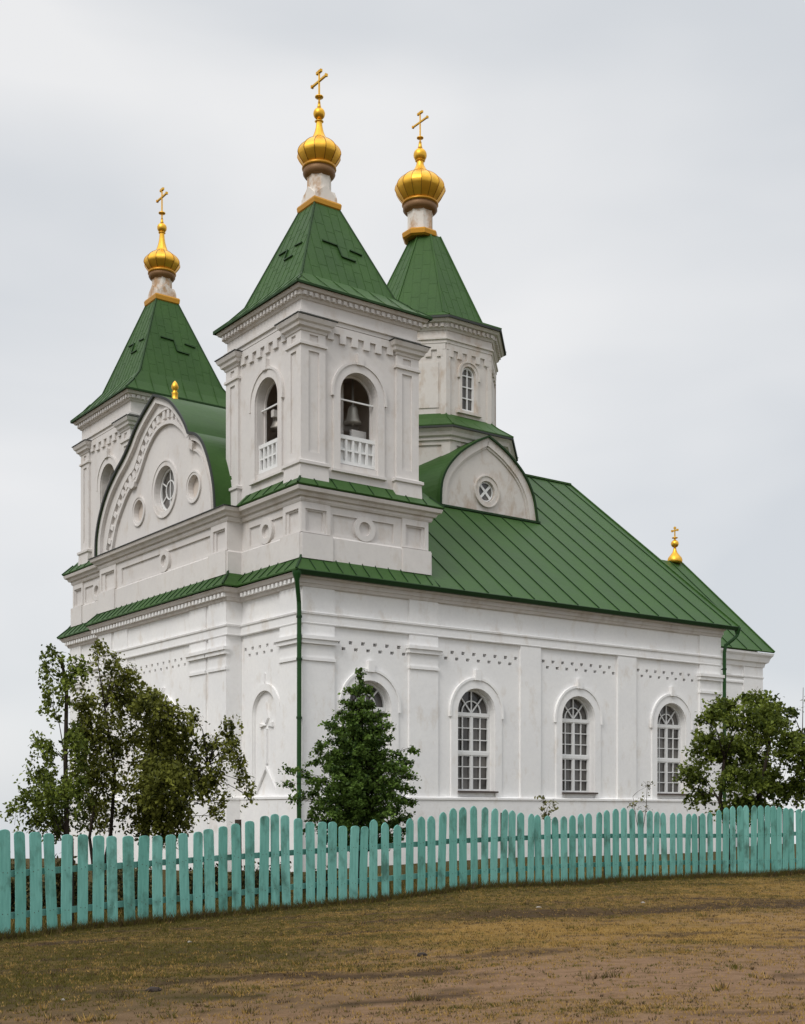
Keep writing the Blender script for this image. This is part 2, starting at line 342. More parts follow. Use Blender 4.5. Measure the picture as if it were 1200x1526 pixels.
# ---------------------------------------------------------------- main walls
wall = MB()
WH = [arch(c, 0.72, 0.64, 3.04) for c in WINS]
wall.fwall(FR, rect(0, NL, -2.6, 4.46), WH, 0, 0.42, False)
def frieze_holes(s0, s1, step=0.42):
    hs = []; n = int((s1 - s0 - 0.16) / step); x = s0 + 0.10
    for i in range(n + 1):
        if x + 0.17 > s1: break
        hs.append(rect(x, x + 0.13, 4.75, 4.845))
        if x + step / 2 + 0.14 < s1: hs.append(rect(x + step / 2 - 0.03, x + step / 2 + 0.10, 4.57, 4.655))
        x += step
    return hs
def frieze_row(mb, F, s_all, bays, d=0.0):
    cur = s_all[0]
    for a, b in bays:
        if a > cur: mb.fwall(F, rect(cur, a, 4.46, 4.95), [], d, 0)
        mb.fwall(F, rect(a, b, 4.46, 4.95), frieze_holes(a, b), d, 0.2)
        cur = b
    if cur < s_all[1]: mb.fwall(F, rect(cur, s_all[1], 4.46, 4.95), [], d, 0)
frieze_row(wall, FR, (0, NL), BAYS)
wall.fwall(FR, rect(0, NL, 4.95, 6.58), [], 0, 0)
# entrance front: two side pieces and the projecting bay
NICH = [1.94, NW - 1.94]
def niche_poly(c): return arch(c, 0.66, 0.52, 2.83)
wall.fwall(FL, rect(0, B0, -2.6, 4.46), [niche_poly(NICH[0])], 0, 0.07)
wall.fwall(FL, rect(B1, NW, -2.6, 4.46), [niche_poly(NICH[1])], 0, 0.07)
frieze_row(wall, FL, (0, B0), [(1.25, 3.2)]); frieze_row(wall, FL, (B1, NW), [(B1 + 0.1, NW - 1.25)])
for a, b in ((0, B0), (B1, NW)): wall.fwall(FL, rect(a, b, 4.95, 6.58), [], 0, 0)
FW = 7.55
wall.fwall(FG, rect(B0, B1, -2.6, 4.46), [arch(FW, 0.72, -0.2, 2.7)], 0, 0.35)
frieze_row(wall, FG, (B0, B1), [(5.75, 9.9)])
wall.fwall(FG, rect(B0, B1, 4.95, 6.58), [], 0, 0)
for b in (B0, B1): wall.add([(-RP, b, -2.6), (0, b, -2.6), (0, b, 6.58), (-RP, b, 6.58)], [(0, 1, 2, 3)])
# far side and end gable
wall.add([(0, NW, -2.6), (NL, NW, -2.6), (NL, NW, 6.58), (0, NW, 6.58)], [(0, 1, 2, 3)])
FE = frame((NL, 0), (0, 1), (1, 0))
wall.fprism(FE, [(0, -2.6), (NW, -2.6), (NW, 6.58), (NW / 2, 13.2), (0, 6.58)], -0.01, 0.0)
wall.box(0.3, NL - 0.3, 0.6, NW - 0.5, 4.98, 5.0)
W = CB(wall, 'wall', M['white'])

def window_surround(mb, F, cs, hw, zb, zs, d=0.0, w=0.27, proud=0.05, key=True):
    mb.strip(F, arch(cs, hw + w, zb, zs)[1:], arch(cs, hw + 0.015, zb, zs)[1:], d, d + proud)
    o = arch(cs, hw + w, zb, zs); i = arch(cs, hw + 0.015, zb, zs)
    mb.strip(F, [o[0], o[-1]], [i[0], i[-1]], d, d + proud)
    o2 = arch(cs, hw + w + 0.07, zs - 0.15, zs); i2 = arch(cs, hw + w, zs - 0.15, zs)
    mb.strip(F, o2[1:], i2[1:], d, d + proud + 0.03); mb.strip(F, [o2[0], o2[-1]], [i2[0], i2[-1]], d, d + proud + 0.03)
    if key: mb.fbox(F, cs - 0.1, cs + 0.1, zs + hw + w - 0.02, zs + hw + w + 0.30, d - 0.01, d + proud + 0.07)
sur = MB()
for c in WINS: window_surround(sur, FR, c, 0.72, 0.46, 3.04)
window_surround(sur, FG, FW, 0.72, -0.2, 2.7)
for c in NICH:
    o = arch(c, 0.88, 0.40, 2.83); i = arch(c, 0.68, 0.40, 2.83)
    sur.strip(FL, o[1:], i[1:], 0, 0.05); sur.strip(FL, [o[0], o[-1]], [i[0], i[-1]], 0, 0.05)
    sur.fbox(FL, c - 0.92, c + 0.98, 0.32, 0.40, -0.01, 0.10)
    sur.fbox(FL, c - 0.03, c + 0.03, 3.71, 4.0, -0.01, 0.05)
CBS(sur, 'window_surround', M['white'], W)
crs = MB()
for c in NICH:    # raised cross in the blind niche
    d0, d1 = -0.075, 0.0
    crs.fprism(FL, [(c, 3.2), (c + 0.16, 2.72), (c + 0.03, 2.56), (c - 0.11, 2.72)], d0, d1)
    crs.fprism(FL, [(c + 0.06, 2.52), (c + 0.36, 2.60), (c + 0.36, 2.46)], d0, d1)
    crs.fprism(FL, [(c - 0.06, 2.52), (c - 0.36, 2.60), (c - 0.36, 2.46)], d0, d1)
    crs.fbox(FL, c - 0.055, c + 0.055, 1.42, 2.42, d0, d1)
    crs.bar(FL(c, 1.33, -0.03), FL(c + 0.60, 0.60, -0.03), 0.07, 0.07, (1, 0, 0)); crs.bar(FL(c, 1.33, -0.03), FL(c - 0.60, 0.60, -0.03), 0.07, 0.07, (1, 0, 0))
CBS(crs, 'relief_cross', M['white'], W)

# pilasters with capitals
def flat_pilaster(F, a, b, d=0.0, cap=True, z0=-2.6, z1=6.22, p=0.07):
    pil = MB(); pil.fbox(F, a, b, z0, z1, d - 0.01, d + p)
    if cap:
        e = 0.06
        pil.fbox(F, a - 0.02, b + 0.02, 4.20, 4.29, d - 0.01, d + p + 0.045)
        pil.fbox(F, a - e, b + e, 4.66, 4.78, d - 0.01, d + p + 0.08)
        pil.fbox(F, a - e - .03, b + e + .03, 4.78, 4.88, d - 0.01, d + p + 0.13)
    CB(pil, 'pilaster', M['white'], W)
flat_pilaster(FR, 0.0, 1.05); flat_pilaster(FR, 3.64, 4.70); flat_pilaster(FR, 7.94, 8.79, cap=False, z1=5.2); flat_pilaster(FR, 12.22, 13.09, cap=False, z1=5.2); flat_pilaster(FR, 16.27, 17.38)
flat_pilaster(FL, 0.0, 1.03); flat_pilaster(FL, NW - 1.03, NW)
flat_pilaster(FG, B0 + 0.004, 4.40, 0.0); flat_pilaster(FG, 4.62, 5.68, 0.0, p=0.05); flat_pilaster(FG, B1 - 1.10, B1 - 0.004, 0.0); flat_pilaster(FG, B1 - 2.38, B1 - 1.32, 0.0, p=0.05)
# plinth, string courses and cornice, following the plan with its corners
plan = [(NL, 0), (0, 0), (0, B0), (-RP, B0), (-RP, B1), (0, B1), (0, NW), (NL, NW)]
pl = MB()
pl.sweep(plan, [(-0.02, -2.6), (0.13, -2.6), (0.13, 0.38), (0.16, 0.40), (0.16, 0.46), (-0.02, 0.50)])
CB(pl, 'plinth', M['white'], W)
ent = MB()
ent.sweep(plan, [(-0.02, 5.19), (0.085, 5.205), (0.095, 5.235), (0.078, 5.245), (0.078, 5.46), (0.115, 5.475), (0.125, 5.525), (0.072, 5.55), (-0.02, 5.55)])
CB(ent, 'string_course', M['white'], W)
cor = MB()
cor.sweep(plan, [(-0.02, 6.20), (0.10, 6.22), (0.13, 6.30), (0.17, 6.31), (0.17, 6.42), (0.27, 6.45), (0.31, 6.52), (0.36, 6.55), (-0.02, 6.58)])
def dentils(mb, F, s0, s1, z0, z1, d0, d1, w=0.11, step=0.23):
    n = max(1, int(round((s1 - s0) / step)))
    for i in range(n):
        c = s0 + (i + 0.5) * (s1 - s0) / n; mb.fbox(F, c - w / 2, c + w / 2, z0, z1, d0, d1)
cor.mi = 1
for F, a, b, d in ((FL, -0.1, B0 - RP * 0 - 0.28, 0), (FG, B0 - 0.2, B1 + 0.2, 0), (FL, B1 + 0.28, NW + 0.1, 0)): dentils(cor, F, a, b, 6.305, 6.415, 0.16, 0.255)
CB(cor, 'cornice', [M['corn'], M['white']], W)

# ---------------------------------------------------------------- windows
def window(F, cs, hw=0.72, zb=0.64, zs=3.04, d=-0.20, sill=True):
    f = MB()
    zt = zs + hw
    o = arch(cs, hw, zb, zs); i = arch(cs, hw - 0.058, zb + 0.058, zs)
    f.strip(F, o, i, d - 0.09, d, closed=True)
    zm = zb + (zs - zb) * 0.49
    f.fbox(F, cs - hw + .06, cs + hw - .06, zs - 0.10, zs + 0.01, d - 0.07, d + 0.02)
    f.fbox(F, cs - hw + .06, cs + hw - .06, zm - 0.05, zm + 0.05, d - 0.07, d + 0.015)
    f.fbox(F, cs - 0.03, cs + 0.03, zb + 0.05, zs - 0.10, d - 0.07, d + 0.008)
    for sg in (-1, 1):
        a0 = cs + sg * 0.03; a1 = cs + sg * (hw - 0.058); s0, s1 = min(a0, a1), max(a0, a1)
        for z0, z1 in ((zb + 0.058, zm - 0.05), (zm + 0.05, zs - 0.10)):
            for r in (rect(s0, s0 + .03, z0, z1), rect(s1 - .03, s1, z0, z1), rect(s0 + .03, s1 - .03, z0, z0 + .035), rect(s0 + .03, s1 - .03, z1 - .035, z1)):
                f.fbox(F, r[0][0], r[1][0], r[0][1], r[2][1], d - 0.06, d - 0.006)
            m = (s0 + s1) / 2
            f.fbox(F, m - .014, m + .014, z0 + .035, z1 - .035, d - 0.055, d - 0.012)
            for k in (1, 2):
                z = z0 + (z1 - z0) * k / 3; f.fbox(F, s0 + .03, s1 - .03, z - .014, z + .014, d - 0.054, d - 0.014)
    r = hw - 0.08; zc = zs + 0.01
    for a in (90, 48, 132):
        ca, sa = math.cos(R(a)), math.sin(R(a)); px, pz = -sa * .018, ca * .018
        f.fprism(F, [(cs + px, zc + pz), (cs - px, zc - pz), (cs + r * ca - px, zc + r * sa - pz), (cs + r * ca + px, zc + r * sa + pz)], d - 0.05, d - 0.01)
    n = 14; rr = hw * 0.50
    f.strip(F, [(cs + (rr + .016) * math.cos(math.pi * k / n), zc + (rr + .016) * math.sin(math.pi * k / n)) for k in range(n + 1)],
            [(cs + (rr - .016) * math.cos(math.pi * k / n), zc + (rr - .016) * math.sin(math.pi * k / n)) for k in range(n + 1)], d - 0.048, d - 0.013)
    wo_ = CB(f, 'window', M['frame'])
    g = MB(); g.fprism(F, arch(cs, hw - 0.03, zb + 0.03, zs), d - 0.10, d - 0.075); CB(g, 'pane', M['glass'], wo_)
    if sill:
        s = MB(); s.fbox(F, cs - hw + 0.004, cs + hw - 0.004, zb + 0.0, zb + 0.035, -0.3, 0.02); s.fbox(F, cs - hw - 0.03, cs + hw + 0.06, zb - 0.02, zb + 0.03, 0.02, 0.14); CB(s, 'sill', M['sill'], wo_)
for c in WINS: window(FR, c)
window(FG, FW, 0.72, -0.2, 2.7, -0.18, False)

# ---------------------------------------------------------------- nave roof
EZ, EV, RZ, AX = 6.60, -0.42, 13.40, 8.15
U0R, U1R = 4.0, 17.92
def roof_plane(mb, seam, a, b, c, d, spacing, w=0.024, h=0.034, off=0.0):
    """quad a-b (eave) d-c (ridge); ribs up the slope every spacing metres"""
    a, b, c, d = map(Vector, (a, b, c, d))
    nrm = (b - a).cross(d - a).normalized(); nrm = nrm if nrm.z > 0 else -nrm
    th = nrm * 0.05
    mb.hexa([a - th, b - th, c - th, d - th, a, b, c, d])
    Ls = (b - a).length; n = int(Ls / spacing)
    for i in range(n + 1):
        t = (i * spacing + off) / Ls
        if t > 0.999: break
        p = a.lerp(b, t) ; q = d.lerp(c, t)
        mb_ = seam; mb_.bar(p + nrm * h * .4 + (q - p).normalized() * .02, q + nrm * h * .4, w, h, nrm)
rf = MB(); sm = MB()
fa = lambda u, v: (u, v, EZ + (v - EV) * (RZ - EZ) / (AX - EV))
roof_plane(rf, sm, fa(U0R, EV), fa(U1R, EV), fa(U1R, AX), fa(U0R, AX), 0.93, off=0.5)
fb = lambda u, v: (u, v, EZ + (2 * AX - v - EV) * (RZ - EZ) / (AX - EV))
v2 = 2 * AX - EV
roof_plane(rf, sm, fb(U0R, v2), fb(U1R, v2), fb(U1R, AX), fb(U0R, AX), 0.93, off=0.5)
rf.bar((U0R, AX, RZ + .02), (U1R, AX, RZ + .02), 0.16, 0.07)
rf.bar(fa(U1R, EV + .0), fa(U1R, AX), 0.06, 0.10); rf.bar(fb(U1R, v2), fb(U1R, AX), 0.06, 0.10)
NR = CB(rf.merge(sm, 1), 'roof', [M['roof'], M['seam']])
gut = MB()
gut.sweep([(U1R, EV + .05), (-0.36, EV + .05)], [(-0.05, EZ - 0.13), (0.06, EZ - 0.13), (0.11, EZ - 0.02), (0.09, EZ + .0), (-0.05, EZ - 0.02)])
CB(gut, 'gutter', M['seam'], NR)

# green skirt roof under the attic, over the front and both tower feet
sk = MB(); sks = MB()
skp = [(4.47, 0), (0, 0), (0, B0), (-RP, B0), (-RP, B1), (0, B1), (0, NW), (4.47, NW)]
sk.sweep(skp, [(0.40, 6.575), (0.41, 6.615), (0.10, 6.92), (-0.10, 7.20), (-0.10, 7.05)])
def skirt_ribs(mb, path, d0, z0, d1, z1, step=0.42, ext=0.0):
    for i in range(len(path) - 1):
        p = Vector(path[i]); q = Vector(path[i + 1]); L_ = (q - p).length
        if L_ < 1.0: continue
        n = int(L_ / step); t = (q - p) / L_; nm = Vector((-t.y, t.x))
        for k in range(n):
            c = p + t * ((k + .5) * L_ / n)
            mb.bar((c.x + nm.x * d0, c.y + nm.y * d0, z0), (c.x + nm.x * d1, c.y + nm.y * d1, z1), 0.022, 0.035)
skirt_ribs(sks, skp, 0.39, 6.64, 0.10, 6.93); skirt_ribs(sks, skp, 0.10, 6.93, -0.05, 7.14)
# hips of the skirt at the corners
for (cu, cv, su, sv) in ((0, 0, -1, -1), (-RP, B0, -1, -1), (-RP, B1, -1, 1), (0, NW, -1, 1)):
    sks.bar((cu + su * .41, cv + sv * .41, 6.62), (cu + su * .10, cv + sv * .10, 6.94), 0.05, 0.05); sks.bar((cu + su * .10, cv + sv * .10, 6.94), (cu - su * .05, cv - sv * .05, 7.16), 0.05, 0.05)
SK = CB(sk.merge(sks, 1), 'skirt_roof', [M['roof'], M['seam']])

# ---------------------------------------------------------------- attic storey
at = MB()
ST = -0.04    # the attic wall stands a little behind the wall below
FRa = frame((0, -ST), (1, 0), (0, -1)); FLa = frame((-ST, 0), (0, 1), (-1, 0)); FGa = frame((-RP - ST + .0, 0), (0, 1), (-1, 0))
A1 = 4.42; A2 = NW - 0.15
z0, z1 = 7.0, 8.62
P0, P1 = 7.78, 8.34
def attic_face(F, a, b, pils, panel, ring):
    holes = [rect(p0, p1, P0, P1) for p0, p1 in pils] + [rect(panel[0], panel[1], P0, P1)]
    at.fwall(F, rect(a, b, z0, z1), holes, 0, 0.055)
    at.strip(F, circ(ring, 8.06, 0.36), circ(ring, 8.06, 0.20), -0.06, 0.05, closed=True)
attic_face(FRa, 0.04, A1, [(0.22, 0.74), (3.62, 4.16)], (1.05, 3.15), 2.12)
attic_face(FLa, 0.04, B0 + 0.05, [(0.18, 0.72)], (1.05, 2.92), 1.93)
attic_face(FGa, B0 + .05, B1, [(3.58, 4.12), (11.5, 12.3)], (4.5, 10.9), 7.57)
attic_face(FLa, B1, A2, [(A2 - 0.74, A2 - 0.18)], (B1 + 0.3, A2 - 1.05), (B1 + A2) / 2 - .4)
FCa = frame((0, A2), (1, 0), (0, 1)); at.fwall(FCa, rect(0.04, A1, z0, z1), [], 0, 0)
for b in (B0 + 0.05, B1): at.add([(-RP - ST, b, z0), (0.04, b, z0), (0.04, b, z1), (-RP - ST, b, z1)], [(0, 1, 2, 3)])
at.add([(A1, 0.04, z0), (A1, 4.4, z0), (A1, 4.4, z1), (A1, 0.04, z1)], [(0, 1, 2, 3)])
at.add([(A1, A2, z0), (A1, 12.0, z0), (A1, 12.0, z1), (A1, A2, z1)], [(0, 1, 2, 3)])
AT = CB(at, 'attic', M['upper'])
apath = [(A1, 4.3), (A1, 0.04), (0.04, 0.04), (0.04, B0 + .05), (-RP - ST, B0 + .05), (-RP - ST, B1), (0.04, B1), (0.04, A2), (A1, A2), (A1, 12.0)]
ab = MB()
ab.sweep(apath, [(-0.02, 7.0), (0.07, 7.0), (0.07, 7.66), (0.03, 7.70), (-0.02, 7.72)])
# raised piers of the attic carried over the plinth
for F, lst in ((FRa, [(-0.0, 0.95), (3.42, 4.38)]), (FLa, [(0.0, 0.95), (A2 - 0.95, A2)]), (FGa, [(B0 + .05, 4.36), (11.28, B1)])):
    for a, b in lst:
        a2, b2 = a + .01, b
        ab.fbox(F, a2, a + 0.12 + .01, 7.72, 8.60, -0.03, 0.05); ab.fbox(F, b2 - 0.13, b2, 7.72, 8.60, -0.03, 0.05)
        ab.fbox(F, a + 0.13, b2 - 0.13, 8.38, 8.60, -0.03, 0.05); ab.fbox(F, a + 0.13, b2 - 0.13, 7.72, 7.76, -0.03, 0.05)
        ab.fbox(F, a - .01, b2 + .05, 7.0, 7.69, 0.06, 0.115)
CB(ab, 'attic_plinth', M['upper'], AT)
ac = MB()
ac.sweep(apath, [(-0.02, 8.54), (0.06, 8.56), (0.09, 8.62), (0.09, 8.68), (0.16, 8.70), (0.20, 8.78), (0.28, 8.82), (0.31, 8.92), (-0.02, 8.95)])
CB(ac, 'attic_cornice', M['corn'], AT)
fl = MB()
fl.sweep([(0.04, B0 + .05), (-RP - ST, B0 + .05), (-RP - ST, B1), (0.04, B1)], [(-0.05, 8.952), (0.34, 8.925), (0.34, 8.95), (-0.05, 9.02)])
CB(fl, 'flashing', M['edge'], AT)
for pth in ([(A1, 4.3), (A1, 0.04), (0.04, 0.04), (0.04, B0 - .15)], [(0.04, B1 + .15), (0.04, A2), (A1, A2), (A1, 12.0)]):
    s2 = MB(); s2.sweep(pth, [(0.32, 8.94), (0.34, 8.975), (0.02, 9.30), (-0.10, 9.44), (-0.55, 9.46), (-0.55, 9.2), (-0.1, 8.96)])
    s2s = MB(); skirt_ribs(s2s, pth, 0.33, 8.99, 0.02, 9.31, 0.62)
    for cu, cv, su, sv in (((0.04, 0.04, -1, -1), (A1, 0.04, 1, -1)) if pth[1][1] < 1 else ((0.04, A2, -1, 1),)):
        s2s.bar((cu + su * .34, cv + sv * .34, 8.98), (cu + su * .02, cv + sv * .02, 9.31), 0.05, 0.05)
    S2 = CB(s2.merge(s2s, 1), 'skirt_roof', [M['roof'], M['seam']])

# ---------------------------------------------------------------- curved front gable
def smooth_poly(pts, n=5):
    out = []
    for i in range(len(pts) - 1):
        p0 = Vector(pts[max(i - 1, 0)]); p1 = Vector(pts[i]); p2 = Vector(pts[i + 1]); p3 = Vector(pts[min(i + 2, len(pts) - 1)])
        for k in range(n):
            t = k / n
            out.append(tuple(0.5 * ((2 * p1) + (-p0 + p2) * t + (2 * p0 - 5 * p1 + 4 * p2 - p3) * t * t + (-p0 + 3 * p1 - 3 * p2 + p3) * t ** 3)))
    out.append(tuple(pts[-1])); return out
def offset_line(pts, dist):
    out = []
    for i, p in enumerate(pts):
        a = Vector(pts[max(i - 1, 0)]); b = Vector(pts[min(i + 1, len(pts) - 1)]); t = (b - a).normalized()
        out.append((p[0] - t.y * dist, p[1] + t.x * dist))
    return out
GB = 8.99
left = smooth_poly([(12.62, GB), (12.56, 9.68), (12.27, 10.35), (11.72, 11.02), (10.98, 11.56), (10.36, 11.90), (9.83, 12.27), (9.38, 12.66), (8.72, 13.05), (7.95, 13.40)])
rightc = smooth_poly([(7.95, 13.40), (6.95, 12.99), (6.30, 12.50), (5.83, 12.02), (5.56, 11.62)]) 
rightl = smooth_poly([(5.56, 11.62), (5.05, 11.45), (4.62, 11.12), (4.2, 10.45), (3.93, 9.72), (3.83, GB)])
G = left + rightc[1:] + rightl[1:]
FGg = frame((-RP + 0.02, 0), (0, 1), (-1, 0))
ga = MB()
ga.fwall(FGg, G, [circ(7.52, 10.35, 0.72), circ(9.45, 10.0, 0.36, 20), circ(5.50, 10.0, 0.36, 20)], 0, [0.26, 0.20, 0.20], True)
n = len(G)
ga.add([FGg(a, z, 0) for a, z in G] + [FGg(a, z, -0.5) for a, z in G], [(i, (i + 1) % n, n + (i + 1) % n, n + i) for i in range(n)])
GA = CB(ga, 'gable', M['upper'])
gm = MB()
GL = left + rightc[1:]; gm.strip(FGg, GL, offset_line(GL, 0.20), -0.02, 0.13); gm.strip(FGg, rightl, offset_line(rightl, 0.18), -0.02, 0.13)      # outer band
for (cs, cz, r, wd) in ((7.52, 10.35, 0.72, 0.15), (9.45, 10.0, 0.36, 0.085), (5.50, 10.0, 0.36, 0.085)):
    gm.strip(FGg, circ(cs, cz, r + wd, 36), circ(cs, cz, r + 0.01, 36), -0.02, 0.035, closed=True)
    gm.strip(FGg, circ(cs, cz, r + wd + .05, 36), circ(cs, cz, r + wd, 36), -0.02, 0.055, closed=True)
inner = smooth_poly([(11.62, GB), (11.18, 9.9), (10.45, 10.65), (9.93, 10.98), (9.62, 11.05), (9.32, 11.3), (8.74, 11.93), (8.1, 12.34), (7.45, 12.46), (6.75, 12.34), (6.1, 11.95), (5.66, 11.50)])
gm.strip(FGg, inner, offset_line(inner, 0.11), -0.02, 0.10)
io = [q for q in offset_line(inner, -0.42) if q[0] > 6.35]; gm.strip(FGg, io, offset_line(io, 0.07), -0.02, 0.10)
irl = offset_line(rightl[2:], 0.42); gm.strip(FGg, irl, offset_line(irl, 0.06), -0.02, 0.07)
gm.fprism(FGg, [(5.85, 11.55), (5.60, 11.60), (5.38, 11.30), (5.42, 11.1), (5.72, 11.25)], -0.02, 0.13)
gm.fprism(FGg, [(9.55, 11.0), (9.95, 11.1), (10.1, 10.95), (9.8, 10.8), (9.6, 10.85)], -0.02, 0.13)
gd = MB()
mid = [q for q in offset_line(inner, -0.22) if q[0] > 6.3]; acc = 0.0
for i in range(1, len(mid)):
    a, b = Vector(mid[i - 1]), Vector(mid[i]); acc += (b - a).length
    if acc > 0.30:
        acc = 0; t = (b - a).normalized(); nn = Vector((-t.y, t.x)) * .13; t *= .085
        gd.fprism(FGg, [tuple(b - t - nn), tuple(b + t - nn), tuple(b + t + nn), tuple(b - t + nn)], -0.01, 0.085)
CBS(gm.merge(gd, 0), 'gable_moulding', M['upper'], GA)
def round_window(F, cs, cz, r, d, cross=False, rad=True, parent=None):
    f = MB()
    f.strip(F, circ(cs, cz, r, 28), circ(cs, cz, r * 0.90, 28), d - .05, d, closed=True)
    if rad:
        rr = r * .42
        f.strip(F, circ(cs, cz, rr + .02, 24), circ(cs, cz, rr - .02, 24), d - .04, d - .008, closed=True)
        for a in range(0, 360, 60):
            ca, sa = math.cos(R(a + 30)), math.sin(R(a + 30)); px, pz = -sa * .02, ca * .02
            f.fprism(F, [(cs + rr * ca + px, cz + rr * sa + pz), (cs + rr * ca - px, cz + rr * sa - pz), (cs + r * .93 * ca - px, cz + r * .93 * sa - pz), (cs + r * .93 * ca + px, cz + r * .93 * sa + pz)], d - .04, d - .012)
        f.fbox(F, cs - .018, cs + .018, cz - rr, cz + rr, d - .038, d - .014)
    if cross:
        for a in (45, 135):
            ca, sa = math.cos(R(a)) * r * .95, math.sin(R(a)) * r * .95; l = math.hypot(ca, sa); px, pz = -sa / l * .045, ca / l * .045
            f.fprism(F, [(cs - ca + px, cz - sa + pz), (cs - ca - px, cz - sa - pz), (cs + ca - px, cz + sa - pz), (cs + ca + px, cz + sa + pz)], d - .04 + (a > 90) * .003, d - .01 + (a > 90) * .003)
    f.mi = 1; f.fprism(F, circ(cs, cz, r * .95, 28), d - .05, d - .045)
    return CB(f, 'round_window', [M['frame'], M['glass']], parent)
round_window(FGg, 7.52, 10.35, 0.70, -0.17, parent=GA)
for cs in (9.45, 5.50):
    f = MB(); f.fprism(FGg, circ(cs, 10.0, 0.352, 20), -0.19, -0.15); CB(f, 'round_opening', M['dark'], GA)
def shell(pts, th):
    return pts, offset_line(pts, -th)
gr = MB()
Fx = lambda s, z, d: (d, s, z)
for pts, back in ((left, 4.3), (rightc, 4.3), (rightl, 1.2)):
    o = offset_line(pts, -0.06); gr.strip(Fx, o, pts, -RP - 0.16, back)
GR = CB(gr, 'gable_roof', M['roof'], GA)
ge = MB()
oe = offset_line(G, -0.065); ge.strip(Fx, oe, offset_line(G, 0.015), -RP - 0.20, -RP - 0.155); 
CB(ge, 'roof_edge', M['edge'], GA)
fi = MB(); cx, cy = 0.12, 7.95
fi.smooth = True
fi.lathe((cx, cy), [(0.12, 13.36), (0.12, 13.42), (0.10, 13.46), (0.095, 13.60), (0.11, 13.64), (0.06, 13.69), (0.08, 13.73), (0.115, 13.80), (0.115, 13.86), (0.08, 13.95), (0.03, 14.01), (0.0, 14.04)], 14)
CB(fi, 'finial', M['gold'], GA)

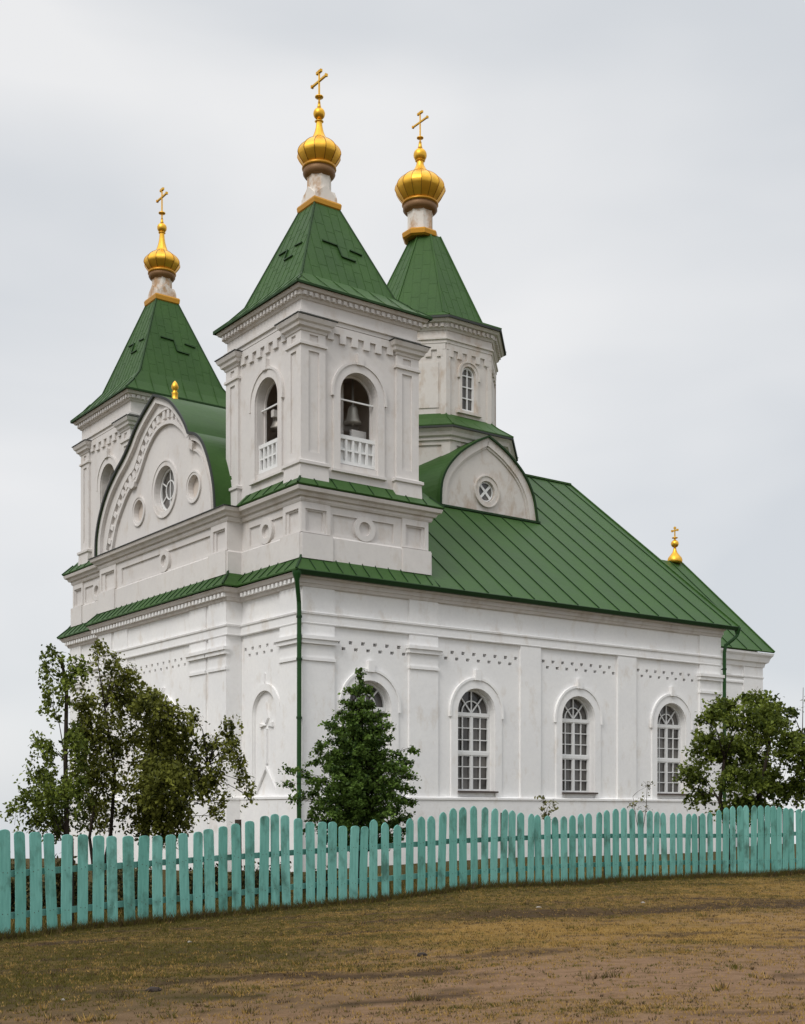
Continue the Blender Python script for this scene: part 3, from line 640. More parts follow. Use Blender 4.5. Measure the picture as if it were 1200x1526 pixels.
# ---------------------------------------------------------------- domes and crosses
def cross_on(parent, c, z0, ztop, zbar, half, th=0.048, zcol=None):
    m = MB(); x, y = c
    m.tube([(x, y, z0 - 0.05), (x, y, z0 + 0.18), (x, y, ztop - .03)], [0.055, th * .62, th * .55], 8)
    m.bar((x, y - half, zbar), (x, y + half, zbar), th * 1.15, th * 1.15)
    for sg in (-1, 1): m.bar((x, y + sg * half, zbar), (x, y + sg * (half + .05), zbar), th * 1.7, th * 1.7)
    m.bar((x, y - half * .36, ztop - .09), (x, y + half * .36, ztop - .09), th * 1.4, th * 1.6)
    m.smooth = True
    zc = zcol or (z0 + 0.28 * (ztop - z0))
    m.lathe(c, [(0.02, zc - .03), (0.12, zc - .02), (0.13, zc + .0), (0.12, zc + .02), (0.02, zc + .03)], 12)
    CB(m, 'cross', M['gold'], parent)
def cupola(parent, c, zc, h, ro, rd, square=0.42, n=12, wide=0.65, rot=R(15)):
    """h: heights above zc of collar top, ring, dome bottom, widest, neck base, neck top, ball, bar, top"""
    x, y = c; ct, rg, ob, wd, nb, nt_, bl, br, tp = [zc + k for k in h]
    k = MB(); nn = 4 if square else 8; rt = R(45) if square else R(22.5); q = math.sqrt(2) if square else 1.08
    a = square or 0.56
    k.lathe(c, [(a * q, zc - .06), (a * q + .07, zc + .0), (a * q + .09, ct - .05), (a * q + .06, ct), (a * q - .03, ct + .02)], nn, rot=rt)
    CB(k, 'collar', M['goldp'], parent)
    s = MB()
    if square:
        s.lathe(c, [(a * q - .04, ct), (a * q - .06, ct + .18), (a * q * .80, ct + .34)], 4, rot=rt)
        for ang in range(4):    # small kokoshnik gables at the foot of the neck
            F = frame((x, y), (math.cos(ang * math.pi / 2 + math.pi / 2), math.sin(ang * math.pi / 2 + math.pi / 2)), (math.cos(ang * math.pi / 2), math.sin(ang * math.pi / 2)))
            s.fprism(F, [(-a * .86, ct), (a * .86, ct), (a * .86, ct + .14), (a * .45, ct + .30), (0, ct + .46), (-a * .45, ct + .30), (-a * .86, ct + .14)], a - .20, a - .03)
    s.lathe(c, [(rd * 1.04, ct - .02), (rd * 1.02, ct + .1), (rd, ct + .3), (rd * 1.0, rg - .12), (rd * 1.08, rg - .04), (rd * 1.1, rg + .1)], 8, rot=R(22.5))
    CB(s, 'dome_drum', M['stone'], parent)
    d = MB(); d.mi = 1; d.smooth = True
    d.lathe(c, [(rd * 1.02, rg - .08), (rd * 1.22, rg - .02), (rd * 1.34, rg + .05), (rd * 1.30, ob - .02)], 24); d.mi = 2
    d.lathe(c, [(rd * 1.22, ob - .07), (rd * 1.42, ob - .04), (rd * 1.40, ob + .03), (rd * 1.2, ob + .05)], 24); d.mi = 0
    H = wd - ob; r0 = wide * .63
    prof = [(r0, ob)]
    for i in range(1, 7):
        t = i / 6; prof.append((r0 + (wide - r0) * (.62 * t + .38 * math.sin(t * math.pi / 2)), ob + H * t))
    Hn = nb - wd
    for i in range(1, 9):
        t = i / 8; r1 = wide * .36
        prof.append((r1 + (wide - r1) * math.cos(t * math.pi / 2) ** .9, wd + Hn * (t ** .92)))
    r1 = wide * .36; r2 = wide * .135; Ht = nt_ - nb
    for i in range(1, 8):
        t = i / 7; prof.append((r2 + (r1 - r2) * (1 - t) ** 2.1, nb + Ht * t))
    d.lathe(c, prof, n, gore=True, rot=rot)
    d.smooth = False; d.mi = 3
    for j in range(n):
        an = rot + 2 * math.pi * j / n
        for (ra, za), (rb, zb) in zip(prof[:14], prof[1:15]):
            d.bar((x + ra * math.cos(an), y + ra * math.sin(an), za), (x + rb * math.cos(an), y + rb * math.sin(an), zb), .018, .018)
    d.mi = 0; d.smooth = True
    d.lathe(c, [(r2 * 1.05, nt_ - .03), (r2 * 1.5, nt_), (r2 * 1.05, nt_ + .03)], 16)
    rb = wide * .265
    d.lathe(c, [(max(.01, rb * math.sin(math.pi * i / 12)), bl - rb * math.cos(math.pi * i / 12)) for i in range(13)], 20)
    d.lathe(c, [(r2 * .9, bl + rb * .8), (r2 * .55, bl + rb * 1.35), (r2 * .4, bl + rb * 2.0)], 12)
    CB(d, 'onion_dome', [M['gold'], M['brown'], M['goldp'], M['goldseam']], parent)
    cross_on(parent, c, bl + rb, tp, br, 0.36 * (wide / .65) ** .4)

def ribs_on_face(mb, b0, b1, t0, t1, spacing, w=0.02, h=0.014, joints=0.0):
    b0, b1, t0, t1 = map(Vector, (b0, b1, t0, t1)); Lb = (b1 - b0).length
    e = (b1 - b0).normalized(); up = ((t0 + t1) - (b0 + b1)) / 2; up = up - e * up.dot(e); Hh = up.length; up.normalize(); nrm = e.cross(up)
    mb0 = (b0 + b1) / 2; hb = Lb / 2; ht = (t1 - t0).length / 2
    k = int(hb / spacing)
    for i in range(-k, k + 1):
        s = i * spacing; y1 = Hh if abs(s) <= ht else Hh * (hb - abs(s)) / max(1e-6, hb - ht)
        if y1 < .1: continue
        mb.bar(mb0 + e * s, mb0 + e * s + up * y1, w, h, nrm)
        if joints:
            y = joints * (0.35 + 0.5 * (i % 2) + .13 * (i % 3))
            yn = min(y1, Hh if abs(s + spacing) <= ht else Hh * (hb - abs(s + spacing)) / max(1e-6, hb - ht))
            while y < yn - .12:
                mb.bar(mb0 + e * s + up * y, mb0 + e * (s + spacing) + up * y, w * .8, h * .6, nrm); y += joints

# ---------------------------------------------------------------- bell towers
def tower(U0, U1, V0, V1, tc_, zroof, zcol, zb, cup_h):
    """zroof: eave height, zcol: foot of the gilded collar, zb: height of the break in the roof slope"""
    dz = zroof - 14.43
    WU, WV = U1 - U0, V1 - V0
    FA = frame((U0, V0), (1, 0), (0, -1)); FB = frame((U0, V0), (0, 1), (-1, 0))
    FC = frame((U0, V1), (1, 0), (0, 1)); FD = frame((U1, V0), (0, 1), (1, 0))
    t = MB()
    a, b, p = 0.72, 0.66, 0.08
    faces = ((FA, WU, a, WU / 2 - .06, True), (FB, WV, b, WV / 2 - .2, True), (FC, WU, a, WU / 2, False), (FD, WV, b, WV / 2, False))
    AH, AB, AS = 0.63, 9.80, 11.80
    for F, Wd, pw, cs, op in faces:
        t.fwall(F, rect(0, Wd, 9.0, 14.2 + dz), [arch(cs, AH, AB, AS)], 0, 0.32 if op else 0.2, not op)
        ex = p
        for s0, s1, i0, i1 in ((-ex, pw, 0.17, pw - .20), (Wd - pw, Wd + ex, Wd - pw + .20, Wd - .17)):
            t.fwall(F, rect(s0, s1, 9.6, 13.25), [rect(i0, i1, 9.95, 12.72), rect(i0 + .03, i1 - .03, 12.99, 13.17)], p, 0.045, True)
            s = pw if s0 <= 0 else Wd - pw
            t.add([F(s, 9.6, 0), F(s, 9.6, p), F(s, 13.25, p), F(s, 13.25, 0)], [(0, 1, 2, 3)])
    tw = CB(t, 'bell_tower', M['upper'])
    # dark bell chamber with the same openings
    c = MB(); q = 0.32
    for F, Wd, pw, cs, op in faces[:2]:
        c.fwall(F, rect(q, Wd - q, 9.6, 13.4), [arch(cs, AH, AB, AS)], -q, 0, False)
    c.add([FC(q, 9.6, -q), FC(WU - q, 9.6, -q), FC(WU - q, 13.4, -q), FC(q, 13.4, -q)], [(0, 1, 2, 3)])
    c.add([FD(q, 9.6, -q), FD(WV - q, 9.6, -q), FD(WV - q, 13.4, -q), FD(q, 13.4, -q)], [(0, 1, 2, 3)])
    for z in (9.62, 13.38): c.add([(U0 + q, V0 + q, z), (U1 - q, V0 + q, z), (U1 - q, V1 - q, z), (U0 + q, V1 - q, z)], [(0, 1, 2, 3)])
    CB(c, 'bell_chamber', M['dark'], tw)
    iw = MB()
    iw.box(U0 + WU * .46, U0 + WU * .46 + .22, V0 + .95, V0 + 1.17, 9.63, 13.3); iw.box(U0 + .95, U0 + 1.17, V0 + WV * .55, V0 + WV * .55 + .22, 9.63, 13.3)
    iw.box(U0 + WU * .53, U0 + WU * .66, V0 + .60, V0 + .70, 9.63, 11.05); iw.box(U0 + .60, U0 + .70, V0 + WV * .40, V0 + WV * .50, 9.63, 11.0)
    iw.box(U0 + .45, U1 - .45, V0 + WV * .55 + .02, V0 + WV * .55 + .17, 11.55, 11.75)
    iw.box(U0 + WU * .36 + .04, U0 + WU * .36 + .18, V0 + .45, V1 - .45, 11.30, 11.50)
    for bc in ((U0 + WU * .56, V0 + .72), (U0 + .72, V0 + WV * .60)):
     bl_ = MB(); bl_.smooth = True
     bl_.lathe(bc, [(.26, 11.25), (.25, 11.29), (.19, 11.40), (.155, 11.55), (.14, 11.68), (.10, 11.75), (.035, 11.77), (.03, 12.6)], 20); bl_.tube([(bc[0], bc[1], 11.7), (bc[0], bc[1], 11.2)], .03, 6)
     CB(bl_, 'bell', M['bell'], tw)
    CB(iw, 'bell_frame', M['wood'], tw)
    # arch surrounds, sills, balustrades
    sr = MB(); rl = MB()
    for F, Wd, pw, cs, op in faces:
        window_surround(sr, F, cs, AH, 9.6, AS, 0, 0.24, 0.06)
        sr.fbox(F, cs - AH - .3, cs + AH + .3, 9.55, 9.62, -.01, 0.10)
        if op:
            oi = arch(cs, AH, AB, AS); ii = arch(cs, AH - .045, AB, AS); sr.strip(F, oi[1:], ii[1:], -0.31, -0.25); sr.strip(F, [oi[0], oi[-1]], [ii[0], ii[-1]], -0.31, -0.25)
            d = -0.10
            rl.fbox(F, cs - AH, cs + AH, 10.55, 10.66, d - .06, d + .03); rl.fbox(F, cs - AH, cs + AH, 9.84, 9.93, d - .06, d + .03)
            rl.fbox(F, cs - AH, cs + AH, 10.22, 10.27, d - .04, d + .012)
            for i in range(6):
                x = cs - AH + .04 + i * (2 * AH - .08) / 5; rl.fbox(F, x - .035, x + .035, 9.93, 10.55, d - .05, d + .02)
            rl.fbox(F, cs - AH, cs + AH, 9.93, 10.55, d - .10, d - .07)
            rl.fbox(F, cs - AH, cs + AH, 11.66, 11.70, -.2, -.16)
    CBS(sr, 'arch_surround', M['upper'], tw); CBS(rl, 'railing', M['frame'], tw)
    # capitals on the four corner piers, teeth frieze and main cornice
    cp = MB(); sheet = MB()
    for cu, cv, su, sv in ((U0, V0, 1, 1), (U1, V0, -1, 1), (U1, V1, -1, -1), (U0, V1, 1, -1)):
        path = [(a, .03), (a, -p), (-p, -p), (-p, b), (.03, b)]
        pth = [(cu + su * i, cv + sv * j) for i, j in path]
        if su * sv < 0: pth.reverse()
        cp.sweep(pth, [(-.02, 9.0), (.08, 9.0), (.06, 9.55), (.11, 9.58), (.11, 9.66), (-.02, 9.72)])
        cp.sweep(pth, [(-.02, 12.84), (.05, 12.86), (.05, 12.93), (-.02, 12.95)])
        cp.sweep(pth, [(-.02, 13.22), (.03, 13.24), (.05, 13.30), (.12, 13.34), (.14, 13.42), (.19, 13.46), (.23, 13.55), (.23, 13.58), (-.02, 13.60)])
        sheet.sweep(pth, [(-.02, 13.602), (.26, 13.582), (.26, 13.602), (-.02, 13.66)])
    CBS(cp, 'capital', M['upper'], tw); CBS(sheet, 'flashing', M['edge'], tw)
    fz = MB()
    for F, Wd, pw, cs, op in faces:
        fz.fbox(F, pw + .0, Wd - pw, 13.38, 13.58, -.01, 0.07)
        n = 6; w_ = (Wd - 2 * pw)
        for i in range(n):
            x = pw + (i + .12) * w_ / n + .04; fz.fbox(F, x, x + w_ / n * .5, 13.14 + .05 * (i in (0, n - 1)), 13.38, -.01, 0.07)
    CBS(fz, 'tooth_frieze', M['upper'], tw)
    co = MB()
    loop = [(U1, V0), (U0, V0), (U0, V1), (U1, V1)]
    co.sweep(loop, [(-.02, 13.58), (.075, 13.60), (.075, 13.70), (.13, 13.72), (.13, 13.78), (.05, 13.81), (.05, 14.10 + dz), (-.02, 14.10 + dz)], True)
    co.mi = 1
    co.sweep(loop, [(-.02, 14.08 + dz), (.09, 14.10 + dz), (.13, 14.16 + dz), (.17, 14.17 + dz), (.17, 14.29 + dz), (.25, 14.31 + dz), (.30, 14.40 + dz), (-.02, 14.43 + dz)], True)
    co.mi = 0
    for F, Wd, pw, cs, op in faces: dentils(co, F, -.12, Wd + .12, 14.175 + dz, 14.28 + dz, .165, .225, .10, .19)
    CB(co, 'cornice', [M['upper'], M['corn']], tw)
    # roof
    x, y = tc_; e = 0.36; ze = zroof
    hb = 1.60; hc = 0.42
    r0 = [(U0 - e, V0 - e), (U1 + e, V0 - e), (U1 + e, V1 + e), (U0 - e, V1 + e)]
    r1 = [(x - hb, y - hb), (x + hb, y - hb), (x + hb, y + hb), (x - hb, y + hb)]
    r2 = [(x - hc, y - hc), (x + hc, y - hc), (x + hc, y + hc), (x - hc, y + hc)]
    rm = [((a0[0] + a1[0]) / 2 * 1.0, (a0[1] + a1[1]) / 2) for a0, a1 in zip(r0, r1)]
    rings = [([(u, v, ze) for u, v in r0]), ([(u, v, ze + .03) for u, v in r0]), [(u, v, ze + .03 + (zb - ze) * .42) for u, v in rm], [(u, v, zb) for u, v in r1], [(u, v, zcol) for u, v in r2]]
    ro = MB(); vs = [v for r in rings for v in r]
    ro.add(vs, [(i * 4 + j, i * 4 + (j + 1) % 4, (i + 1) * 4 + (j + 1) % 4, (i + 1) * 4 + j) for i in range(4) for j in range(4)] + [(3, 2, 1, 0), (16, 17, 18, 19)])
    for j in range(4):
        k = (j + 1) % 4
        ribs_on_face(ro, rings[3][j], rings[3][k], rings[4][j], rings[4][k], 0.30, .018, .016, 0.62)
        ribs_on_face(ro, rings[1][j], rings[1][k], rings[3][j], rings[3][k], 0.62, .02, .02)
    RO = CB(ro, 'tower_roof', M['roof'], tw)
    st = MB()
    for j in range(4):
        k = (j + 1) % 4; B0_, B1_, T0, T1 = [Vector(q_) for q_ in (rings[3][j], rings[3][k], rings[4][j], rings[4][k])]
        nrm = (B1_ - B0_).cross(T0 - B0_).normalized(); nrm = nrm if nrm.z > 0 else -nrm
        P = lambda f_, t_: (T0.lerp(B0_, t_)).lerp(T1.lerp(B1_, t_), f_) + nrm * .02
        for pts in ([(.23, .51), (.475, .52), (.505, .65), (.70, .66)], [(.68, .53), (.87, .55)]):
            for q0, q1 in zip(pts, pts[1:]): st.bar(P(*q0), P(*q1), .04, .06, nrm)
        st.bar(rings[3][j], rings[4][j], .05, .05); st.bar(rings[1][j], rings[2][j], .05, .04); st.bar(rings[2][j], rings[3][j], .05, .04)
        st.bar(Vector(rings[0][j]) + Vector((0, 0, -.005)), Vector(rings[0][k]) + Vector((0, 0, -.005)), .03, .06)
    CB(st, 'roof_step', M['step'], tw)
    cupola(tw, (x, y), zcol - .02, cup_h, None, 0.36, 0.42, 12, 0.66)
    return tw
CH = (0.17, 1.03, 1.27, 1.64, 2.12, 2.66, 2.89, 3.86, 4.22)
tower(0.05, 3.93, 0.05, 4.15, (1.95, 2.14), 14.43, 17.86, 15.10, CH)
tower(0.05, 3.93, 11.15, 15.35, (2.0, 12.82), 14.52, 18.52, 15.36, (0.19, 0.95, 1.14, 1.47, 1.92, 2.62, 2.80, 3.92, 4.28))

# ---------------------------------------------------------------- octagonal drum over the nave
OX, OY = 10.42, 8.0
RA = 2.47
def octp(ap, z=None, c=(OX, OY)):
    r = ap / math.cos(R(22.5)); return [(c[0] + r * math.cos(R(22.5 + 45 * i)), c[1] + r * math.sin(R(22.5 + 45 * i))) for i in range(8)]
dr = MB(); oc = octp(RA)
for i in range(8):
    p, q = Vector(oc[i]), Vector(oc[(i + 1) % 8]); e = (q - p).normalized(); nn = Vector((e.y, -e.x)); Wd = (q - p).length
    F = frame((p.x, p.y), (e.x, e.y), (nn.x, nn.y))
    hole = [arch(Wd / 2, 0.30, 14.35, 15.62)] if i % 2 == 1 else []
    dr.fwall(F, rect(0, Wd, 13.6, 17.2), hole, 0, 0.16, True)
DR = CB(dr, 'central_drum', M['drum'])
d2 = MB(); dw = MB(); dl = MB(); lo = octp(2.98)
for i in range(8):
    p, q = Vector(oc[i]), Vector(oc[(i + 1) % 8]); e = (q - p).normalized(); nn = Vector((e.y, -e.x)); Wd = (q - p).length
    F = frame((p.x, p.y), (e.x, e.y), (nn.x, nn.y))
    if i % 2 == 1:
        window_surround(d2, F, Wd / 2, 0.30, 14.30, 15.62, 0, 0.13, 0.05, False)
        d2.fbox(F, Wd / 2 - .55, Wd / 2 + .55, 14.2, 14.29, -.01, .12)
        o = arch(Wd / 2, .295, 14.355, 15.62, 14); ii = arch(Wd / 2, .235, 14.41, 15.62, 14)
        dw.mi = 0; dw.strip(F, o, ii, -.12, -.05, closed=True); dw.fbox(F, Wd / 2 - .022, Wd / 2 + .022, 14.4, 15.86, -.115, -.06)
        for k in range(1, 4): dw.fbox(F, Wd / 2 - .24, Wd / 2 + .24, 14.41 + k * .4 - .02, 14.41 + k * .4 + .02, -.11, -.065)
        dw.mi = 1; dw.fprism(F, arch(Wd / 2, .27, 14.38, 15.62, 14), -.135, -.125)
    else:
        d2.fbox(F, .25, Wd - .25, 14.3, 15.9, -.01, .03)
    n = 5
    d2.fbox(F, .0, Wd, 16.34, 16.56, -.01, .06)
    for k in range(n):
        x = (k + .25) * Wd / n; d2.fbox(F, x, x + Wd / n * .5, 16.10, 16.34, -.01, .06)
    # corner strips
    d2.fbox(F, -.02, .17, 13.9, 16.34, -.01, .05); d2.fbox(F, Wd - .17, Wd + .02, 13.9, 16.34, -.01, .05)
    p, q = Vector(lo[i]), Vector(lo[(i + 1) % 8]); Wd = (q - p).length; F = frame((p.x, p.y), (e.x, e.y), (nn.x, nn.y))
    dl.fwall(F, rect(0, Wd, 9.5, 13.3), [rect(.3, Wd - .3, 11.4, 12.85)], 0, .06, True)
CB(d2, 'drum_moulding', M['drum'], DR); CBS(dw, 'window', [M['frame'], M['glass']], DR); CB(dl, 'drum_base', M['drum'], DR)
oc_cw = list(reversed(oc)); lo_cw = list(reversed(lo))
dc = MB()
dc.sweep(oc_cw, [(-.02, 16.54), (.08, 16.56), (.08, 16.66), (.13, 16.68), (.13, 16.74), (.05, 16.77), (.05, 17.0), (-.02, 17.02)], True)
dc.mi = 1
dc.sweep(oc_cw, [(-.02, 17.0), (.09, 17.01), (.13, 17.07), (.17, 17.08), (.17, 17.22), (.28, 17.24), (.36, 17.35), (-.02, 17.40)], True)
dc.sweep(lo_cw, [(-.02, 12.98), (.07, 13.0), (.07, 13.1), (.16, 13.14), (.20, 13.26), (.28, 13.34), (.30, 13.42), (-.02, 13.44)], True)
dc.mi = 0
for i in range(8):
    p, q = Vector(oc[i]), Vector(oc[(i + 1) % 8]); e = (q - p).normalized(); nn = Vector((e.y, -e.x)); Wd = (q - p).length
    dentils(dc, frame((p.x, p.y), (e.x, e.y), (nn.x, nn.y)), 0, Wd, 17.09, 17.21, .16, .235, .11, .21)
CB(dc, 'cornice', [M['drum'], M['corn']], DR)
def oct_roof(rings, joints=True):
    m = MB(); vs = []; fs = []
    P8 = [[(x, y, z) for x, y in octp(a)] for a, z in rings]
    for r in P8: vs += r
    for i in range(len(rings) - 1):
        for j in range(8): fs.append((i * 8 + j, i * 8 + (j + 1) % 8, (i + 1) * 8 + (j + 1) % 8, (i + 1) * 8 + j))
    fs.append(tuple(range(7, -1, -1))); fs.append(tuple((len(rings) - 1) * 8 + j for j in range(8)))
    m.add(vs, fs); return m, P8
m, P8 = oct_roof([(RA + .42, 17.40), (RA + .42, 17.43), (2.16, 17.80), (0.55, 21.33)])
for j in range(8):
    k = (j + 1) % 8; ribs_on_face(m, P8[2][j], P8[2][k], P8[3][j], P8[3][k], 0.30, .018, .015, .7)
    m.bar(P8[2][j], P8[3][j], .06, .06); m.bar(P8[1][j], P8[2][j], .05, .05)
CB(m, 'drum_roof', M['roof'], DR)
m, P8 = oct_roof([(2.98 + .34, 13.42), (2.98 + .35, 13.46), (2.78, 13.84), (RA - .05, 14.14)])
for j in range(8):
    k = (j + 1) % 8; m.bar(P8[1][j], P8[2][j], .05, .05); m.bar(P8[2][j], P8[3][j], .05, .05); ribs_on_face(m, P8[1][j], P8[1][k], P8[2][j], P8[2][k], .62)
CB(m, 'skirt_roof', M['roof'], DR)
ed = MB(); ed.sweep(oc_cw, [(RA * 0 + .36, 17.33), (.425, 17.33), (.425, 17.405), (.36, 17.405)], True); ed.sweep(lo_cw, [(.30, 13.36), (.35, 13.36), (.35, 13.425), (.30, 13.425)], True)
CBS(ed, 'roof_edge', M['edge'], DR)
cupola(DR, (OX - .27, OY + .02), 21.30, (0.195, 1.03, 1.31, 1.83, 2.47, 2.93, 3.14, 4.37, 4.80), None, 0.48, 0, 16, 0.94, R(11))

# ---------------------------------------------------------------- dormer gables round the drum
DV = 4.55
dpr = smooth_poly([(12.69, 10.52), (12.50, 11.40), (12.06, 12.10), (11.4, 12.66), (10.88, 12.96), (10.42, 13.17)], 4) + smooth_poly([(10.42, 13.17), (9.84, 12.86), (9.16, 12.40), (8.62, 11.82), (8.36, 11.24), (8.31, 10.52)], 4)[1:]
FD_ = frame((0, DV), (1, 0), (0, -1))
dg = MB()
dg.fwall(FD_, dpr, [circ(10.42, 11.28, .36, 24)], 0, .12, True)
n = len(dpr); dg.add([FD_(a, z, 0) for a, z in dpr] + [FD_(a, z, -.4) for a, z in dpr], [(i, (i + 1) % n, n + (i + 1) % n, n + i) for i in range(n)])
DG = CB(dg, 'dormer_gable', M['drum'])
dm = MB(); dm.strip(FD_, dpr, offset_line(dpr, .27), -.01, .10); i2 = offset_line(dpr, .27); dm.strip(FD_, i2, offset_line(i2, .07), -.01, .05)
dm.strip(FD_, circ(10.42, 11.28, .52, 30), circ(10.42, 11.28, .365, 30), -.01, .06, closed=True); dm.strip(FD_, circ(10.42, 11.28, .56, 30), circ(10.42, 11.28, .52, 30), -.01, .09, closed=True)
CB(dm, 'gable_moulding', M['drum'], DG)
round_window(FD_, 10.42, 11.28, .34, -.03, cross=True, rad=False, parent=DG)
dro = MB(); o = offset_line(dpr, -.05); nn = len(o)
def back(p, k): # the little roof spreads as it runs back to the drum
    a, z = p; s = (a - 10.42); low = max(0.0, (13.17 - z) / 2.6)
    return (10.42 + s * (1 + k * .40 * low ** .7), z + k * .05)
ringsd = []
for k, v in ((0, DV - .16), (0.0, DV + .02), (.5, DV + .6), (1.0, DV + 1.3), (1.0, DV + 3.0)): ringsd.append([(back(p, k)[0], v, back(p, k)[1]) for p in o])
ringsb = []
for k, v in ((0, DV - .16), (0.0, DV + .02), (.5, DV + .6), (1.0, DV + 1.3), (1.0, DV + 3.0)): ringsb.append([(back(p, k)[0], v, back(p, k)[1]) for p in dpr])
for r0, r1 in zip(ringsd, ringsd[1:]): dro.add(r0 + r1, [(i, i + 1, nn + i + 1, nn + i) for i in range(nn - 1)])
dro.add(ringsd[0] + ringsb[0], [(i, i + 1, nn + i + 1, nn + i) for i in range(nn - 1)])
dro.add(ringsb[0] + ringsb[1], [(i, i + 1, nn + i + 1, nn + i) for i in range(nn - 1)])
DRO = CB(dro, 'dormer_roof', M['roof'], DG)
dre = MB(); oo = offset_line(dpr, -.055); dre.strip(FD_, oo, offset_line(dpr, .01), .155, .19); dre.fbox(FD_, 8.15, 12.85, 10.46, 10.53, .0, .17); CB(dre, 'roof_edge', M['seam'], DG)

# ---------------------------------------------------------------- chancel
ch = MB(); CV0, CV1, CU1 = 3.5, NW - 3.5, 24.15
FCh = frame((0, CV0), (1, 0), (0, -1)); FCe = frame((CU1, 0), (0, 1), (1, 0))
ch.fwall(FCh, rect(NL - .1, CU1, -2.6, 6.4), [], 0, 0)
ch.add([(NL, CV1, -2.6), (CU1, CV1, -2.6), (CU1, CV1, 6.4), (NL, CV1, 6.4)], [(0, 1, 2, 3)])
ch.fprism(FCe, [(CV0, -2.6), (CV1, -2.6), (CV1, 6.45), (8.0, 10.8), (CV0, 6.45)], -.05, 0)
CHN = CB(ch, 'chancel', M['white'])
cp_ = [(CU1, CV1), (CU1, CV0), (NL, CV0)]
cm = MB()
cm.sweep(cp_, [(-.02, 5.22), (.05, 5.24), (.05, 5.3), (.0, 5.44), (.08, 5.48), (.09, 5.53), (-.02, 5.56)])
for a in (CU1 - 1.15,): cm.fbox(FCh, a, CU1 + .06, -2.6, 6.0, -.01, .06)
cm.fbox(FCh, CU1 - 2.6, CU1 - 1.9, 5.56, 6.0, -.01, .05)
CB(cm, 'string_course', M['white'], CHN)
cc = MB(); cc.sweep(cp_, [(-.02, 5.9), (.1, 5.93), (.13, 6.08), (.22, 6.12), (.28, 6.3), (.36, 6.4), (.38, 6.48), (-.02, 6.5)])
CB(cc, 'cornice', M['white'], CHN)
cr = MB(); cs_ = MB()
fz_ = lambda u, v: (u, v, 6.55 + (v - 3.1) * (10.95 - 6.55) / 4.9)
fy_ = lambda u, v: (u, v, 6.55 + (16.0 - v - 3.1) * (10.95 - 6.55) / 4.9)
roof_plane(cr, cs_, fz_(NL - .2, 3.1), fz_(24.5, 3.1), fz_(24.5, 8.0), fz_(NL - .2, 8.0), .93)
roof_plane(cr, cs_, fy_(NL - .2, 12.9), fy_(24.5, 12.9), fy_(24.5, 8.0), fy_(NL - .2, 8.0), .93)
cr.bar(fz_(24.5, 3.1), fz_(24.5, 8), .06, .09); cr.bar(fy_(24.5, 12.9), fy_(24.5, 8), .06, .09)
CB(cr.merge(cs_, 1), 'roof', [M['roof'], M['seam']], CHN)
sd = MB(); sd.smooth = True; c = (24.05, 8.0); zz = 10.9
sd.lathe(c, [(.30, zz), (.33, zz + .05), (.33, zz + .12), (.30, zz + .22), (.20, zz + .34), (.11, zz + .46), (.07, zz + .58), (.06, zz + .66)], 12)
sd.lathe(c, [(max(.01, .17 * math.sin(math.pi * i / 10)), zz + .84 - .17 * math.cos(math.pi * i / 10)) for i in range(11)], 16)
CB(sd, 'small_dome', M['gold'], CHN)
cross_on(CHN, c, zz + 1.0, zz + 1.62, zz + 1.42, .13, .05, zz + 1.1)

# ---------------------------------------------------------------- downpipes
def downpipe(pts, rad, brackets, off):
    m = MB(); m.tube(pts, rad, 10); p0 = Vector(pts[0])
    m.lathe((p0.x, p0.y), [(rad, p0.z - .18), (rad * 2.0, p0.z + .02), (rad * 2.1, p0.z + .08), (rad * 1.2, p0.z + .08)], 10)
    o = CB(m, 'downpipe', M['pipe'])
    b = MB()
    x, y, _ = pts[-1]
    for z in brackets:
        b.lathe((x, y), [(rad, z - .03), (rad + .018, z - .03), (rad + .018, z + .03), (rad, z + .03)], 10); b.bar((x, y, z), (x + off[0], y + off[1], z), .03, .03)
    CB(b, 'bracket', M['seam'], o)
downpipe([(-.36, -.36, 6.46), (-.36, -.36, 6.30), (-.30, -.30, 6.1), (-.19, -.19, 5.75), (-.17, -.17, 5.5), (-.17, -.17, 3.1), (-.175, -.17, 0.9), (-.17, -.17, -1.5)], .062, (5.35, 4.2, 2.6, 1.0, -.6), (.2, .2))
downpipe([(17.92, -.36, 6.50), (17.90, -.36, 6.3), (17.75, -.3, 6.15), (17.52, -.17, 5.95), (17.47, -.15, 5.7), (17.47, -.15, 5.3), (17.47, -.15, -1.5)], .062, (5.1, 3.6, 2.0, .4), (-.05, .25))

